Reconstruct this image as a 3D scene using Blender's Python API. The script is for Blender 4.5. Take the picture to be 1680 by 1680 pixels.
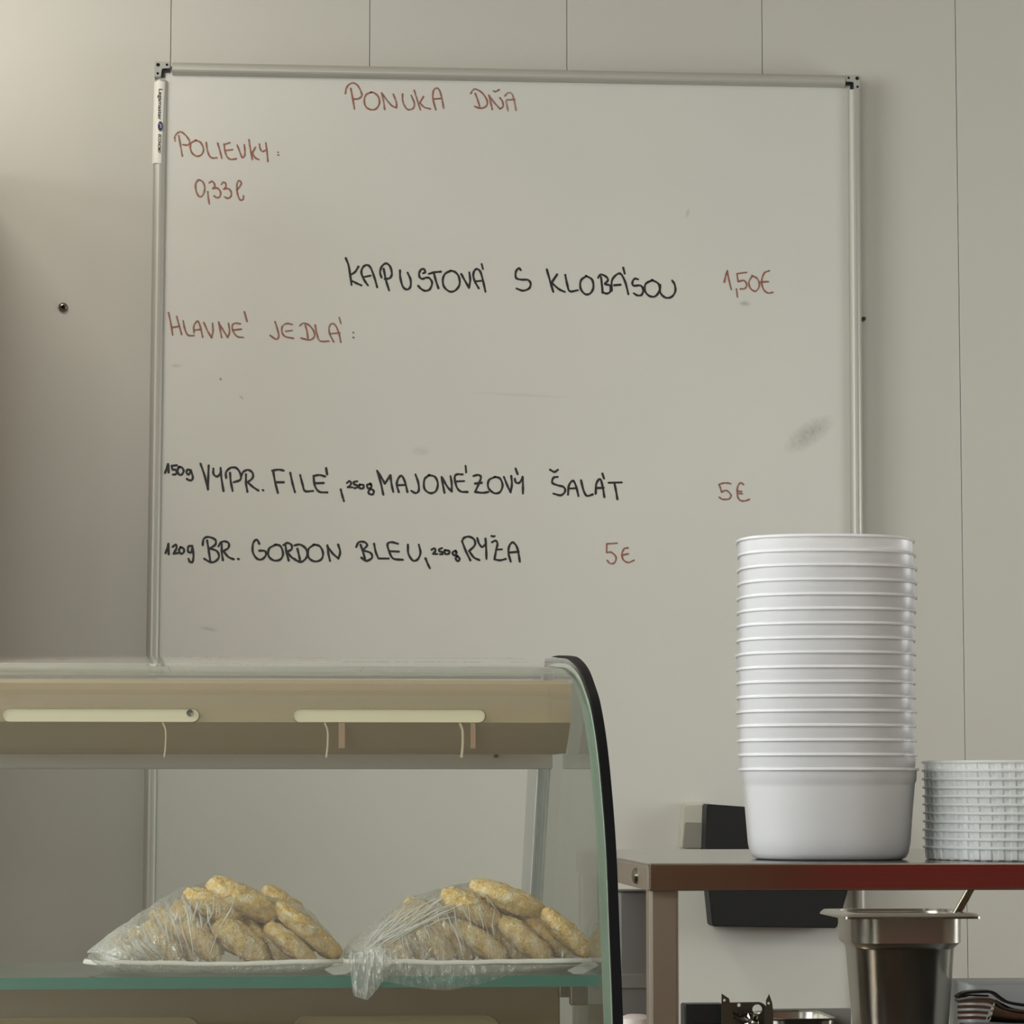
import bpy, bmesh, math, random
from mathutils import Vector, Matrix, noise

random.seed(7)
for o in list(bpy.data.objects):
    bpy.data.objects.remove(o)
C = bpy.context.scene.collection
scene = bpy.context.scene

# ------------------------------------------------------------------ camera
EYE = 1.30
TH = math.atan(0.09)
PS = math.atan(0.083 * math.cos(TH))
F = Vector((math.sin(PS) * math.cos(TH), math.cos(PS) * math.cos(TH), math.sin(TH)))
R = Vector((math.cos(PS), -math.sin(PS), 0))
U = R.cross(F)
cam_data = bpy.data.cameras.new('camera')
cam = bpy.data.objects.new('camera', cam_data)
C.objects.link(cam)
M = Matrix.Identity(4)
for i in range(3):
    M[i][0] = R[i]; M[i][1] = U[i]; M[i][2] = -F[i]
M[2][3] = EYE
cam.matrix_world = M
cam_data.sensor_width = 36
cam_data.sensor_height = 36
cam_data.lens = 5000 / 1680 * 36
cam_data.clip_start = 0.05
scene.camera = cam

# ------------------------------------------------------------------ view, world
vs = scene.view_settings
scene.display_settings.display_device = 'sRGB'
vs.view_transform = 'Standard'
vs.look = 'None'
vs.gamma = 1
vs.use_curve_mapping = False
vs.exposure = 0.08
scene.cycles.use_denoising = True
scene.cycles.max_bounces = 12
scene.cycles.transparent_max_bounces = 48
scene.cycles.caustics_reflective = False
scene.cycles.caustics_refractive = False

world = bpy.data.worlds.new('overcast_sky')
scene.world = world
world.use_nodes = True
wn = world.node_tree.nodes
wn['Background'].inputs[0].default_value = (0.92, 0.97, 1.0, 1)
wn['Background'].inputs[1].default_value = 7.6

XL, XR, YB, YW, ZC = -2.6, 3.2, -2.7, 5.2, 3.05     # room


def portal(loc, rot, sx, sy):
    l = bpy.data.lights.new('window_portal', 'AREA')
    l.shape = 'RECTANGLE'
    l.size = sx; l.size_y = sy
    l.cycles.is_portal = True
    o = bpy.data.objects.new('window_portal', l)
    o.location = loc; o.rotation_euler = rot
    C.objects.link(o)


WIN_L = (0.6, 3.2, 1.2, 2.85)          # window in the left wall: y0,y1,z0,z1
WIN_F = (-2.5, -0.75, 0.7, 2.75)         # shop window behind the camera, far left: x0,x1,z0,z1
WIN_R = (3.3, 4.4, 1.0, 2.2)            # window in the right wall
portal((XL - .02, (WIN_L[0] + WIN_L[1]) / 2, (WIN_L[2] + WIN_L[3]) / 2), (0, -math.pi / 2, 0), WIN_L[3] - WIN_L[2], WIN_L[1] - WIN_L[0])
portal(((WIN_F[0] + WIN_F[1]) / 2, YB - .02, (WIN_F[2] + WIN_F[3]) / 2), (math.pi / 2, 0, 0), WIN_F[1] - WIN_F[0], WIN_F[3] - WIN_F[2])
portal((XR + .02, (WIN_R[0] + WIN_R[1]) / 2, (WIN_R[2] + WIN_R[3]) / 2), (0, math.pi / 2, 0), WIN_R[3] - WIN_R[2], WIN_R[1] - WIN_R[0])


def at(px, py, Y):
    """world point on the plane y=Y that lies on the line of sight of an image pixel"""
    d = F * 5000 + R * (px - 840) - U * (py - 840)
    t = Y / d.y
    return Vector((d.x * t, Y, EYE + d.z * t))


def zz(py, Y):           # height at image row (near the vertical plane of the eye)
    return EYE + (1290 - py) / 5000 * Y


def xx(px, Y):
    return (px - 425) / 5000 * Y


# ------------------------------------------------------------------ materials
def srgb(r, g, b):
    def f(c):
        c /= 255
        return c / 12.92 if c <= .04045 else ((c + .055) / 1.055) ** 2.4
    return (f(r), f(g), f(b), 1)


def mat(name, col, rough=.5, metal=0, spec=.5, bump=0, bscale=200, var=0, vscale=8, trans=0, coat=0, aniso=0):
    m = bpy.data.materials.new(name)
    m.use_nodes = True
    nt = m.node_tree
    b = nt.nodes['Principled BSDF']
    b.inputs['Base Color'].default_value = col
    b.inputs['Roughness'].default_value = rough
    b.inputs['Metallic'].default_value = metal
    b.inputs['Specular IOR Level'].default_value = spec
    b.inputs['Transmission Weight'].default_value = trans
    b.inputs['Coat Weight'].default_value = coat
    b.inputs['Anisotropic'].default_value = aniso
    tc = nt.nodes.new('ShaderNodeTexCoord')
    if var:
        n = nt.nodes.new('ShaderNodeTexNoise')
        n.inputs['Scale'].default_value = vscale
        n.inputs['Detail'].default_value = 6
        nt.links.new(tc.outputs['Object'], n.inputs['Vector'])
        mx = nt.nodes.new('ShaderNodeMix'); mx.data_type = 'RGBA'
        mx.inputs[6].default_value = tuple(c * (1 - var) for c in col[:3]) + (1,)
        mx.inputs[7].default_value = tuple(min(1, c * (1 + var)) for c in col[:3]) + (1,)
        nt.links.new(n.outputs['Fac'], mx.inputs[0])
        nt.links.new(mx.outputs[2], b.inputs['Base Color'])
    if bump:
        n = nt.nodes.new('ShaderNodeTexNoise')
        n.inputs['Scale'].default_value = bscale
        n.inputs['Detail'].default_value = 4
        nt.links.new(tc.outputs['Object'], n.inputs['Vector'])
        bp = nt.nodes.new('ShaderNodeBump')
        bp.inputs['Strength'].default_value = bump
        bp.inputs['Distance'].default_value = .002
        nt.links.new(n.outputs['Fac'], bp.inputs['Height'])
        nt.links.new(bp.outputs[0], b.inputs['Normal'])
    return m


def schlick(nt, f0=.04, mult=1.0, normal=None, cap=1.0):
    """two-sided Fresnel factor: the same from either side of a thin sheet"""
    N = nt.nodes.new; L = nt.links.new
    g = N('ShaderNodeNewGeometry')
    d = N('ShaderNodeVectorMath'); d.operation = 'DOT_PRODUCT'
    L(g.outputs['Incoming'], d.inputs[0])
    L(normal if normal is not None else g.outputs['Normal'], d.inputs[1])
    a = N('ShaderNodeMath'); a.operation = 'ABSOLUTE'; L(d.outputs['Value'], a.inputs[0])
    b = N('ShaderNodeMath'); b.operation = 'SUBTRACT'; b.inputs[0].default_value = 1; b.use_clamp = True; L(a.outputs[0], b.inputs[1])
    c = N('ShaderNodeMath'); c.operation = 'POWER'; c.inputs[1].default_value = 5; L(b.outputs[0], c.inputs[0])
    e = N('ShaderNodeMath'); e.operation = 'MULTIPLY_ADD'; e.inputs[1].default_value = (1 - f0) * mult; e.inputs[2].default_value = f0 * mult
    L(c.outputs[0], e.inputs[0])
    f = N('ShaderNodeMath'); f.operation = 'MINIMUM'; f.inputs[1].default_value = cap; L(e.outputs[0], f.inputs[0])
    return f.outputs[0]


def thin_glass(name, tint, haze=0.0, refl=1.0, haze_col=(.8, .85, .82, 1), rough=.0):
    """window-type glass pane: transmits with a tint, reflects by Fresnel"""
    m = bpy.data.materials.new(name)
    m.use_nodes = True
    nt = m.node_tree
    nt.nodes.clear()
    out = nt.nodes.new('ShaderNodeOutputMaterial')
    tr = nt.nodes.new('ShaderNodeBsdfTransparent'); tr.inputs[0].default_value = tint
    gl = nt.nodes.new('ShaderNodeBsdfGlossy'); gl.inputs['Roughness'].default_value = rough
    gl.inputs[0].default_value = (1, 1, 1, 1)
    mx = nt.nodes.new('ShaderNodeMixShader')
    nt.links.new(schlick(nt, .04, refl), mx.inputs[0])
    nt.links.new(gl.outputs[0], mx.inputs[2])
    if haze:
        df = nt.nodes.new('ShaderNodeBsdfDiffuse'); df.inputs[0].default_value = haze_col
        m2 = nt.nodes.new('ShaderNodeMixShader'); m2.inputs[0].default_value = haze
        nt.links.new(tr.outputs[0], m2.inputs[1]); nt.links.new(df.outputs[0], m2.inputs[2])
        nt.links.new(m2.outputs[0], mx.inputs[1])
    else:
        nt.links.new(tr.outputs[0], mx.inputs[1])
    nt.links.new(mx.outputs[0], out.inputs[0])
    return m


def film_material(name, base, streak, scale):
    """cling film: clear, with gathered folds that catch the light"""
    m = bpy.data.materials.new(name)
    m.use_nodes = True
    nt = m.node_tree
    nt.nodes.clear()
    N = nt.nodes.new; L = nt.links.new
    out = N('ShaderNodeOutputMaterial')
    tc = N('ShaderNodeTexCoord')
    mp = N('ShaderNodeMapping'); mp.inputs['Scale'].default_value = (scale, scale * .5, scale * .28)
    mp.inputs['Rotation'].default_value = (0, .5, 0)
    L(tc.outputs['Object'], mp.inputs['Vector'])
    n = N('ShaderNodeTexNoise'); n.inputs['Scale'].default_value = 1
    n.inputs['Detail'].default_value = 5; n.inputs['Distortion'].default_value = 1.2
    L(mp.outputs[0], n.inputs['Vector'])
    # narrow ridges around the noise's mid level
    s1 = N('ShaderNodeMath'); s1.operation = 'SUBTRACT'; s1.inputs[1].default_value = .5
    L(n.outputs['Fac'], s1.inputs[0])
    s2 = N('ShaderNodeMath'); s2.operation = 'ABSOLUTE'; L(s1.outputs[0], s2.inputs[0])
    mr = N('ShaderNodeMapRange'); mr.inputs['From Min'].default_value = .0; mr.inputs['From Max'].default_value = .018
    mr.inputs['To Min'].default_value = streak; mr.inputs['To Max'].default_value = 0
    L(s2.outputs[0], mr.inputs['Value'])
    at_ = N('ShaderNodeAttribute'); at_.attribute_name = 'gather'
    ad = N('ShaderNodeMath'); ad.operation = 'MULTIPLY_ADD'
    ga = N('ShaderNodeMath'); ga.operation = 'ADD'; ga.inputs[1].default_value = .35
    L(at_.outputs['Fac'], ga.inputs[0])
    L(mr.outputs[0], ad.inputs[0]); L(ga.outputs[0], ad.inputs[1])
    gb = N('ShaderNodeMath'); gb.operation = 'MULTIPLY_ADD'; gb.inputs[1].default_value = .6; gb.inputs[2].default_value = base
    L(at_.outputs['Fac'], gb.inputs[0]); L(gb.outputs[0], ad.inputs[2])
    cl = N('ShaderNodeClamp'); L(ad.outputs[0], cl.inputs[0])
    bp = N('ShaderNodeBump'); bp.inputs['Strength'].default_value = .8; bp.inputs['Distance'].default_value = .004
    L(n.outputs['Fac'], bp.inputs['Height'])
    tr = N('ShaderNodeBsdfTransparent'); tr.inputs[0].default_value = (.97, .97, .96, 1)
    gl = N('ShaderNodeBsdfGlossy'); gl.inputs['Roughness'].default_value = .16; gl.inputs[0].default_value = (.95, .95, .95, 1)
    df = N('ShaderNodeBsdfDiffuse'); df.inputs[0].default_value = (.96, .96, .94, 1)
    tl = N('ShaderNodeBsdfTranslucent'); tl.inputs[0].default_value = (.96, .96, .94, 1)
    for s in (gl, df):
        L(bp.outputs[0], s.inputs['Normal'])
    dm = N('ShaderNodeMixShader'); dm.inputs[0].default_value = .35; L(df.outputs[0], dm.inputs[1]); L(tl.outputs[0], dm.inputs[2])
    dg = N('ShaderNodeMixShader'); dg.inputs[0].default_value = .22; L(dm.outputs[0], dg.inputs[1]); L(gl.outputs[0], dg.inputs[2])
    a = N('ShaderNodeMixShader'); L(schlick(nt, .05, 1, bp.outputs[0], .8), a.inputs[0]); L(tr.outputs[0], a.inputs[1]); L(gl.outputs[0], a.inputs[2])
    b = N('ShaderNodeMixShader'); L(cl.outputs[0], b.inputs[0]); L(a.outputs[0], b.inputs[1]); L(dg.outputs[0], b.inputs[2])
    L(b.outputs[0], out.inputs[0])
    return m


def plastic_translucent(name, col, transp, rough=.3):
    m = bpy.data.materials.new(name)
    m.use_nodes = True
    nt = m.node_tree
    nt.nodes.clear()
    N = nt.nodes.new; L = nt.links.new
    out = N('ShaderNodeOutputMaterial')
    tr = N('ShaderNodeBsdfTransparent')
    df = N('ShaderNodeBsdfDiffuse'); df.inputs[0].default_value = col
    tl = N('ShaderNodeBsdfTranslucent'); tl.inputs[0].default_value = col
    gl = N('ShaderNodeBsdfGlossy'); gl.inputs['Roughness'].default_value = rough
    a = N('ShaderNodeMixShader'); a.inputs[0].default_value = .3
    L(df.outputs[0], a.inputs[1]); L(tl.outputs[0], a.inputs[2])
    b = N('ShaderNodeMixShader'); b.inputs[0].default_value = transp
    L(a.outputs[0], b.inputs[1]); L(tr.outputs[0], b.inputs[2])
    c = N('ShaderNodeMixShader')
    L(schlick(nt, .04, 1, None, .6), c.inputs[0]); L(b.outputs[0], c.inputs[1]); L(gl.outputs[0], c.inputs[2])
    L(c.outputs[0], out.inputs[0])
    return m


def brushed(name, col, rough=.28, sx=3, sz=260, bump=.06):
    m = mat(name, col, rough, metal=1)
    nt = m.node_tree
    b = nt.nodes['Principled BSDF']
    tc = nt.nodes.new('ShaderNodeTexCoord')
    mp = nt.nodes.new('ShaderNodeMapping'); mp.inputs['Scale'].default_value = (sx, sx, sz)
    n = nt.nodes.new('ShaderNodeTexNoise'); n.inputs['Scale'].default_value = 1; n.inputs['Detail'].default_value = 5
    bp = nt.nodes.new('ShaderNodeBump'); bp.inputs['Strength'].default_value = bump; bp.inputs['Distance'].default_value = .001
    nt.links.new(tc.outputs['Object'], mp.inputs[0]); nt.links.new(mp.outputs[0], n.inputs['Vector'])
    nt.links.new(n.outputs['Fac'], bp.inputs['Height']); nt.links.new(bp.outputs[0], b.inputs['Normal'])
    return m


M_wall = mat('wall_panel_paint', srgb(198, 195, 185), .42, bump=.05, bscale=700, var=.015, vscale=3)
M_ceil = mat('ceiling_paint', srgb(215, 210, 198), .8)
M_floor = mat('floor_tile', srgb(120, 105, 88), .35, var=.08, vscale=4)
M_side = mat('side_wall_paint', srgb(182, 172, 155), .7)
M_alu = mat('anodised_aluminium', srgb(186, 184, 174), .42, metal=.35, bump=.03, bscale=900)
M_corner = mat('grey_corner_plastic', srgb(170, 170, 162), .45)
M_black = mat('black_plastic', srgb(22, 22, 21), .45)
M_blackbox = mat('matt_black_plastic', srgb(24, 25, 25), .5, spec=.4, bump=.1, bscale=1500)
M_hole = mat('dark_hole', srgb(15, 14, 12), .9)
M_steel = brushed('brushed_stainless', srgb(158, 150, 141), .15)
M_steel_v = brushed('brushed_stainless_post', srgb(168, 158, 146), .5, sx=240, sz=3)
M_pan = brushed('pan_stainless', srgb(178, 174, 164), .27, sx=60, sz=30, bump=.1)
M_dark_steel = mat('dark_steel', srgb(90, 90, 84), .3, metal=.9)
M_glass = thin_glass('curved_glass', (.95, .968, .952, 1), haze=.008, haze_col=(.7, .8, .74, 1))
M_glass_side = thin_glass('side_glass', (.86, .9, .885, 1), haze=.012, haze_col=(.55, .62, .6, 1))
M_edge = mat('green_glass_edge', srgb(70, 135, 118), .25, trans=.25, var=.12, vscale=60)
M_edge_pale = mat('polished_glass_edge', srgb(190, 210, 196), .15, spec=.8)
M_seal = mat('black_rubber_seal', srgb(7, 8, 11), .6, spec=.15)
M_beam = mat('beige_lacquered_beam', srgb(176, 156, 122), .45, bump=.04, bscale=600)
M_cream = mat('cream_plastic', srgb(252, 242, 208), .5)
M_rail = mat('grey_rail', srgb(205, 198, 188), .5)
M_brown = mat('brown_back_panel', srgb(120, 100, 68), .5, bump=.05, bscale=600)
M_pp = plastic_translucent('frosted_container_plastic', (.985, .985, .985, 1), .28)
M_pp_rim = plastic_translucent('frosted_rim_plastic', (.98, .99, 1, 1), .08, rough=.2)
M_clear = plastic_translucent('clear_tray_plastic', (.9, .92, .9, 1), .42, rough=.2)
M_paper = mat('white_paper_tray', srgb(226, 222, 214), .7, bump=.1, bscale=300)
M_film = film_material('cling_film', .0, .35, 170)
M_film2 = film_material('hanging_cling_film', .03, .75, 230)
M_cab = mat('case_base_steel', srgb(120, 118, 112), .5)
M_red = mat('red_lacquer', srgb(190, 20, 14), .4)
M_dkwood = mat('brown_wood', srgb(158, 128, 102), .5, var=.1, vscale=6)
M_greyapp = mat('grey_appliance', srgb(172, 166, 158), .5)
M_greylid = mat('grey_lid', srgb(188, 184, 172), .4)
M_mug = mat('pale_ceramic', srgb(208, 196, 190), .35)
M_white_pl = mat('white_plastic', srgb(205, 202, 186), .4)
M_dummy = None
M_lampbody = mat('lamp_housing', srgb(225, 225, 222), .5)
M_utensil = mat('utensil_steel', srgb(140, 136, 124), .22, metal=1)
M_sticker = mat('white_sticker', srgb(236, 233, 222), .4)
M_print = mat('black_print', srgb(32, 30, 34), .5)
M_print_blue = mat('blue_print', srgb(40, 42, 92), .5)


def pastry_mat():
    m = mat('golden_crumb_pastry', srgb(222, 172, 96), .75, bump=.9, bscale=900)
    nt = m.node_tree
    b = nt.nodes['Principled BSDF']
    tc = nt.nodes['Texture Coordinate']
    n = nt.nodes.new('ShaderNodeTexNoise'); n.inputs['Scale'].default_value = 170; n.inputs['Detail'].default_value = 8
    n.inputs['Roughness'].default_value = .75
    nt.links.new(tc.outputs['Object'], n.inputs['Vector'])
    r = nt.nodes.new('ShaderNodeValToRGB')
    e = r.color_ramp.elements
    e[0].position = .30; e[0].color = srgb(206, 150, 86)
    e[1].position = .66; e[1].color = srgb(254, 242, 212)
    k = e.new(.47); k.color = srgb(242, 206, 136)
    nt.links.new(n.outputs['Fac'], r.inputs[0])
    # browner towards the underside of each biscuit
    a = nt.nodes.new('ShaderNodeAttribute'); a.attribute_name = 'brown_amount'
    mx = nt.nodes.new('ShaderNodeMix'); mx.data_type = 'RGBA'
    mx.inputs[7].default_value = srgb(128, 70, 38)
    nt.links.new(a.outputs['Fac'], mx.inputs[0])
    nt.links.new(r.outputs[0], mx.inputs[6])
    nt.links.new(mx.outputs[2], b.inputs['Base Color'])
    return m


M_pastry = pastry_mat()


def ink(name, col, thin):
    m = mat(name, col, .5)
    nt = m.node_tree
    b = nt.nodes['Principled BSDF']
    tc = nt.nodes['Texture Coordinate']
    n = nt.nodes.new('ShaderNodeTexNoise'); n.inputs['Scale'].default_value = 90; n.inputs['Detail'].default_value = 3
    nt.links.new(tc.outputs['Object'], n.inputs['Vector'])
    mr = nt.nodes.new('ShaderNodeMapRange')
    mr.inputs['From Min'].default_value = .3; mr.inputs['From Max'].default_value = .7
    mr.inputs['To Min'].default_value = thin; mr.inputs['To Max'].default_value = 1
    nt.links.new(n.outputs['Fac'], mr.inputs['Value'])
    nt.links.new(mr.outputs[0], b.inputs['Alpha'])
    return m


M_ink_k = ink('black_marker_ink', srgb(30, 28, 27), .9)
M_ink_r = ink('dried_red_marker_ink', srgb(152, 94, 74), .5)
M_ink_f = ink('wiped_red_marker_ink', srgb(165, 112, 96), .25)


def board_mat():
    m = mat('enamel_whiteboard', srgb(214, 211, 196), .5)
    nt = m.node_tree
    N = nt.nodes.new; L = nt.links.new
    b = nt.nodes['Principled BSDF']
    tc = nt.nodes['Texture Coordinate']
    cur = None
    base = N('ShaderNodeTexNoise'); base.inputs['Scale'].default_value = 2.4; base.inputs['Detail'].default_value = 5
    L(tc.outputs['Object'], base.inputs['Vector'])
    mx = N('ShaderNodeMix'); mx.data_type = 'RGBA'
    mx.inputs[6].default_value = srgb(205, 205, 196); mx.inputs[7].default_value = srgb(217, 214, 205)
    L(base.outputs['Fac'], mx.inputs[0])
    cur = mx.outputs[2]
    # wiped marker smudges: (px, py, radius x, radius z, turn, strength)
    for (px, py, rx, rz, ro, st) in SMUDGES:
        c = at(px, py, YBOARD)
        mp = N('ShaderNodeMapping'); mp.vector_type = 'TEXTURE'
        mp.inputs['Location'].default_value = c
        mp.inputs['Rotation'].default_value = (0, ro, 0)
        mp.inputs['Scale'].default_value = (rx, 1, rz)
        L(tc.outputs['Object'], mp.inputs[0])
        ln = N('ShaderNodeVectorMath'); ln.operation = 'LENGTH'; L(mp.outputs[0], ln.inputs[0])
        mr = N('ShaderNodeMapRange'); mr.inputs['From Min'].default_value = 1; mr.inputs['From Max'].default_value = .2
        mr.inputs['To Min'].default_value = 0; mr.inputs['To Max'].default_value = st
        L(ln.outputs['Value'], mr.inputs['Value'])
        n = N('ShaderNodeTexNoise'); n.inputs['Scale'].default_value = 140; n.inputs['Detail'].default_value = 4
        L(tc.outputs['Object'], n.inputs['Vector'])
        mu = N('ShaderNodeMath'); mu.operation = 'MULTIPLY'; L(mr.outputs[0], mu.inputs[0]); L(n.outputs['Fac'], mu.inputs[1])
        k = N('ShaderNodeMix'); k.data_type = 'RGBA'; k.inputs[7].default_value = srgb(120, 116, 108)
        L(mu.outputs[0], k.inputs[0]); L(cur, k.inputs[6])
        cur = k.outputs[2]
    L(cur, b.inputs['Base Color'])
    return m


YBOARD = YW - .045
SMUDGES = [(1328, 712, .055, .022, -.6, .75), (1222, 498, .012, .006, 0, .8), (855, 648, .1, .003, .04, .25),
           (1128, 350, .004, .012, .3, .5), (362, 622, .003, .003, 0, 1.6), (343, 1032, .02, .004, .2, .5),
           (396, 652, .006, .003, .8, .8), (290, 600, .012, .004, 0, .6), (690, 740, .02, .01, 0, .3)]


# ------------------------------------------------------------------ helpers
def tag(o, label=None, cat=None, group=None, kind=None):
    for k, v in (('label', label), ('category', cat), ('group', group), ('kind', kind)):
        if v:
            o[k] = v
    return o


def link_mesh(name, bm, m, parent=None, smooth=False):
    me = bpy.data.meshes.new(name)
    bmesh.ops.recalc_face_normals(bm, faces=bm.faces)
    bm.to_mesh(me); bm.free()
    for mm in (m if isinstance(m, (list, tuple)) else [m]):
        me.materials.append(mm)
    if smooth:
        for p in me.polygons:
            p.use_smooth = True
        me.set_sharp_from_angle(angle=math.radians(42))
    o = bpy.data.objects.new(name, me)
    C.objects.link(o)
    if parent:
        o.parent = parent
        bpy.context.view_layer.update()
        o.matrix_parent_inverse = parent.matrix_world.inverted()
    return o


def empty(name, loc, label, cat, group=None):
    o = bpy.data.objects.new(name, None)
    o.empty_display_size = .03
    C.objects.link(o)
    o.location = loc
    bpy.context.view_layer.update()
    return tag(o, label, cat, group)


def box(bm, x0, x1, y0, y1, z0, z1, bev=0):
    b2 = bmesh.new()
    vs_ = [b2.verts.new((x, y, z)) for x in (x0, x1) for y in (y0, y1) for z in (z0, z1)]
    for f in ((0, 1, 3, 2), (4, 6, 7, 5), (0, 4, 5, 1), (2, 3, 7, 6), (0, 2, 6, 4), (1, 5, 7, 3)):
        b2.faces.new([vs_[i] for i in f])
    if bev:
        bmesh.ops.bevel(b2, geom=b2.edges[:], offset=bev, segments=2, affect='EDGES', profile=.5)
    bmesh.ops.recalc_face_normals(b2, faces=b2.faces)
    me = bpy.data.meshes.new('tmp'); b2.to_mesh(me); b2.free()
    bm.from_mesh(me); bpy.data.meshes.remove(me)
    return bm


def boxobj(name, x0, x1, y0, y1, z0, z1, m, parent=None, bev=0):
    return link_mesh(name, box(bmesh.new(), x0, x1, y0, y1, z0, z1, bev), m, parent)


def loft(bm, rings, cap0=False, cap1=False, closed=True):
    vv = [[bm.verts.new(p) for p in r] for r in rings]
    n = len(vv[0])
    for a, b in zip(vv, vv[1:]):
        for i in range(n if closed else n - 1):
            j = (i + 1) % n
            bm.faces.new((a[i], a[j], b[j], b[i]))
    if cap0: bm.faces.new(vv[0][::-1])
    if cap1: bm.faces.new(vv[-1])
    return bm


def rrect(cx, cy, z, hw, hd, r, seg=6, rot=0):
    pts = []
    r = min(r, hw, hd)
    for k, (sx, sy) in enumerate(((1, 1), (-1, 1), (-1, -1), (1, -1))):
        for i in range(seg + 1):
            a = math.pi / 2 * (k + i / seg)
            pts.append((sx * (hw - r) + r * math.cos(a), sy * (hd - r) + r * math.sin(a)))
    c, s = math.cos(rot), math.sin(rot)
    return [Vector((cx + x * c - y * s, cy + x * s + y * c, z)) for x, y in pts]


def sup(cx, cy, z, a, b, n, seg=64, rot=0):
    pts = []
    for i in range(seg):
        t = 2 * math.pi * i / seg
        c, s = math.cos(t), math.sin(t)
        x = a * math.copysign(abs(c) ** (2 / n), c); y = b * math.copysign(abs(s) ** (2 / n), s)
        pts.append(Vector((cx + x * math.cos(rot) - y * math.sin(rot), cy + x * math.sin(rot) + y * math.cos(rot), z)))
    return pts


def tube(bm, pts, r, seg=10, flat=1.0, caps=True):
    """tube along points; r number or list"""
    rings = []
    n = len(pts)
    for i, p in enumerate(pts):
        a = pts[max(0, i - 1)]; b = pts[min(n - 1, i + 1)]
        t = (b - a).normalized()
        up = Vector((0, 1, 0)) if abs(t.y) < .9 else Vector((0, 0, 1))
        u = t.cross(up).normalized(); v = u.cross(t).normalized()
        rr = r[i] if isinstance(r, (list, tuple)) else r
        rings.append([p + u * rr * math.cos(2 * math.pi * k / seg) + v * rr * flat * math.sin(2 * math.pi * k / seg) for k in range(seg)])
    return loft(bm, rings, caps, caps)


def catmull(pts, sub=6):
    if len(pts) < 3:
        return [Vector(p) for p in pts]
    P = [Vector(p) for p in pts]
    P = [2 * P[0] - P[1]] + P + [2 * P[-1] - P[-2]]
    out = []
    for i in range(1, len(P) - 2):
        for k in range(sub):
            t = k / sub
            p0, p1, p2, p3 = P[i - 1:i + 3]
            out.append(.5 * ((2 * p1) + (p2 - p0) * t + (2 * p0 - 5 * p1 + 4 * p2 - p3) * t * t + (3 * p1 - p0 - 3 * p2 + p3) * t ** 3))
    out.append(P[-2])
    return out


def copy_tree(o, parent=None):
    c = o.copy()
    C.objects.link(c)
    if parent:
        c.parent = parent
    for ch in o.children:
        copy_tree(ch, c)
    return c


# ------------------------------------------------------------------ the room
tag(boxobj('floor', XL, XR, YB, YW, -.1, 0, M_floor), kind='structure')
tag(boxobj('ceiling', XL, XR, YB, YW, ZC, ZC + .1, M_ceil), kind='structure')


def wall_with_hole(name, horiz, fixed0, fixed1, a0, a1, hole):
    bm = bmesh.new()
    h0, h1, z0, z1 = hole
    for (p0, p1, q0, q1) in ((a0, a1, 0, z0), (a0, a1, z1, ZC), (a0, h0, z0, z1), (h1, a1, z0, z1)):
        if horiz == 'y':
            box(bm, fixed0, fixed1, p0, p1, q0, q1)
        else:
            box(bm, p0, p1, fixed0, fixed1, q0, q1)
    return tag(link_mesh(name, bm, M_side), kind='structure')


wall_with_hole('wall_left', 'y', XL - .1, XL, YB, YW, WIN_L)
wall_with_hole('wall_right', 'y', XR, XR + .1, YB, YW, WIN_R)
wall_with_hole('wall_front', 'x', YB - .1, YB, XL, XR, WIN_F)
# window frames
for nm, horiz, f0, f1, (h0, h1, z0, z1) in (('window_1', 'y', XL - .08, XL - .03, WIN_L), ('window_2', 'y', XR + .03, XR + .08, WIN_R), ('window_3', 'x', YB - .08, YB - .03, WIN_F)):
    bm = bmesh.new()
    t = .05
    mid = (h0 + h1) / 2
    for (p0, p1, q0, q1) in ((h0, h1, z0, z0 + t), (h0, h1, z1 - t, z1), (h0, h0 + t, z0, z1), (h1 - t, h1, z0, z1), (mid - t / 2, mid + t / 2, z0, z1)):
        if horiz == 'y': box(bm, f0, f1, p0, p1, q0, q1)
        else: box(bm, p0, p1, f0, f1, q0, q1)
    w = tag(link_mesh(nm, bm, M_lampbody), kind='structure')

# back wall: backing plus separate vertical panels with fine joints
backing = tag(boxobj('wall_back', XL, XR, YW + .012, YW + .1, 0, ZC, M_dark_steel), kind='structure')
seams = [xx_ for xx_ in (at(p, 0, YW).x for p in (281, 607, 930, 1250, 1567))]
step = (seams[-1] - seams[0]) / 4
xs = [seams[0] - step * k for k in range(1, 12)][::-1] + seams + [seams[-1] + step * k for k in range(1, 9)]
# the leftmost visible board is wide (no joint shows left of the whiteboard)
xs = [x for x in xs if not (seams[0] - step * 2.5 < x < seams[0] - .01)]
xs = [XL] + [x for x in xs if XL + .05 < x < XR - .05] + [XR]
for a, b in zip(xs, xs[1:]):
    boxobj('panel', a + .0005, b - .0005, YW, YW + .012, 0, ZC, M_wall, backing, bev=.0008)

# unseen cabinet added left of the view to shade the lower left wall
tc_ = empty('shade_cabinet', (-1.3, 4.85, 0), 'unseen tall grey cabinet added to shade the wall left of the whiteboard', 'cabinet')
boxobj('body', -1.9, -.50, 4.3, YW - .001, .08, 2.35, M_side, tc_, bev=.004)
boxobj('door', -1.895, -1.203, 4.282, 4.299, .09, 2.34, M_side, tc_, bev=.003)
boxobj('door', -1.197, -.505, 4.282, 4.299, .09, 2.34, M_side, tc_, bev=.003)
boxobj('handle', -1.24, -1.23, 4.255, 4.281, .95, 1.15, M_alu, tc_, bev=.003)
boxobj('handle', -1.17, -1.16, 4.255, 4.281, .95, 1.15, M_alu, tc_, bev=.003)
boxobj('plinth', -1.88, -.52, 4.32, YW - .001, 0, .08, M_black, tc_)

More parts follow.
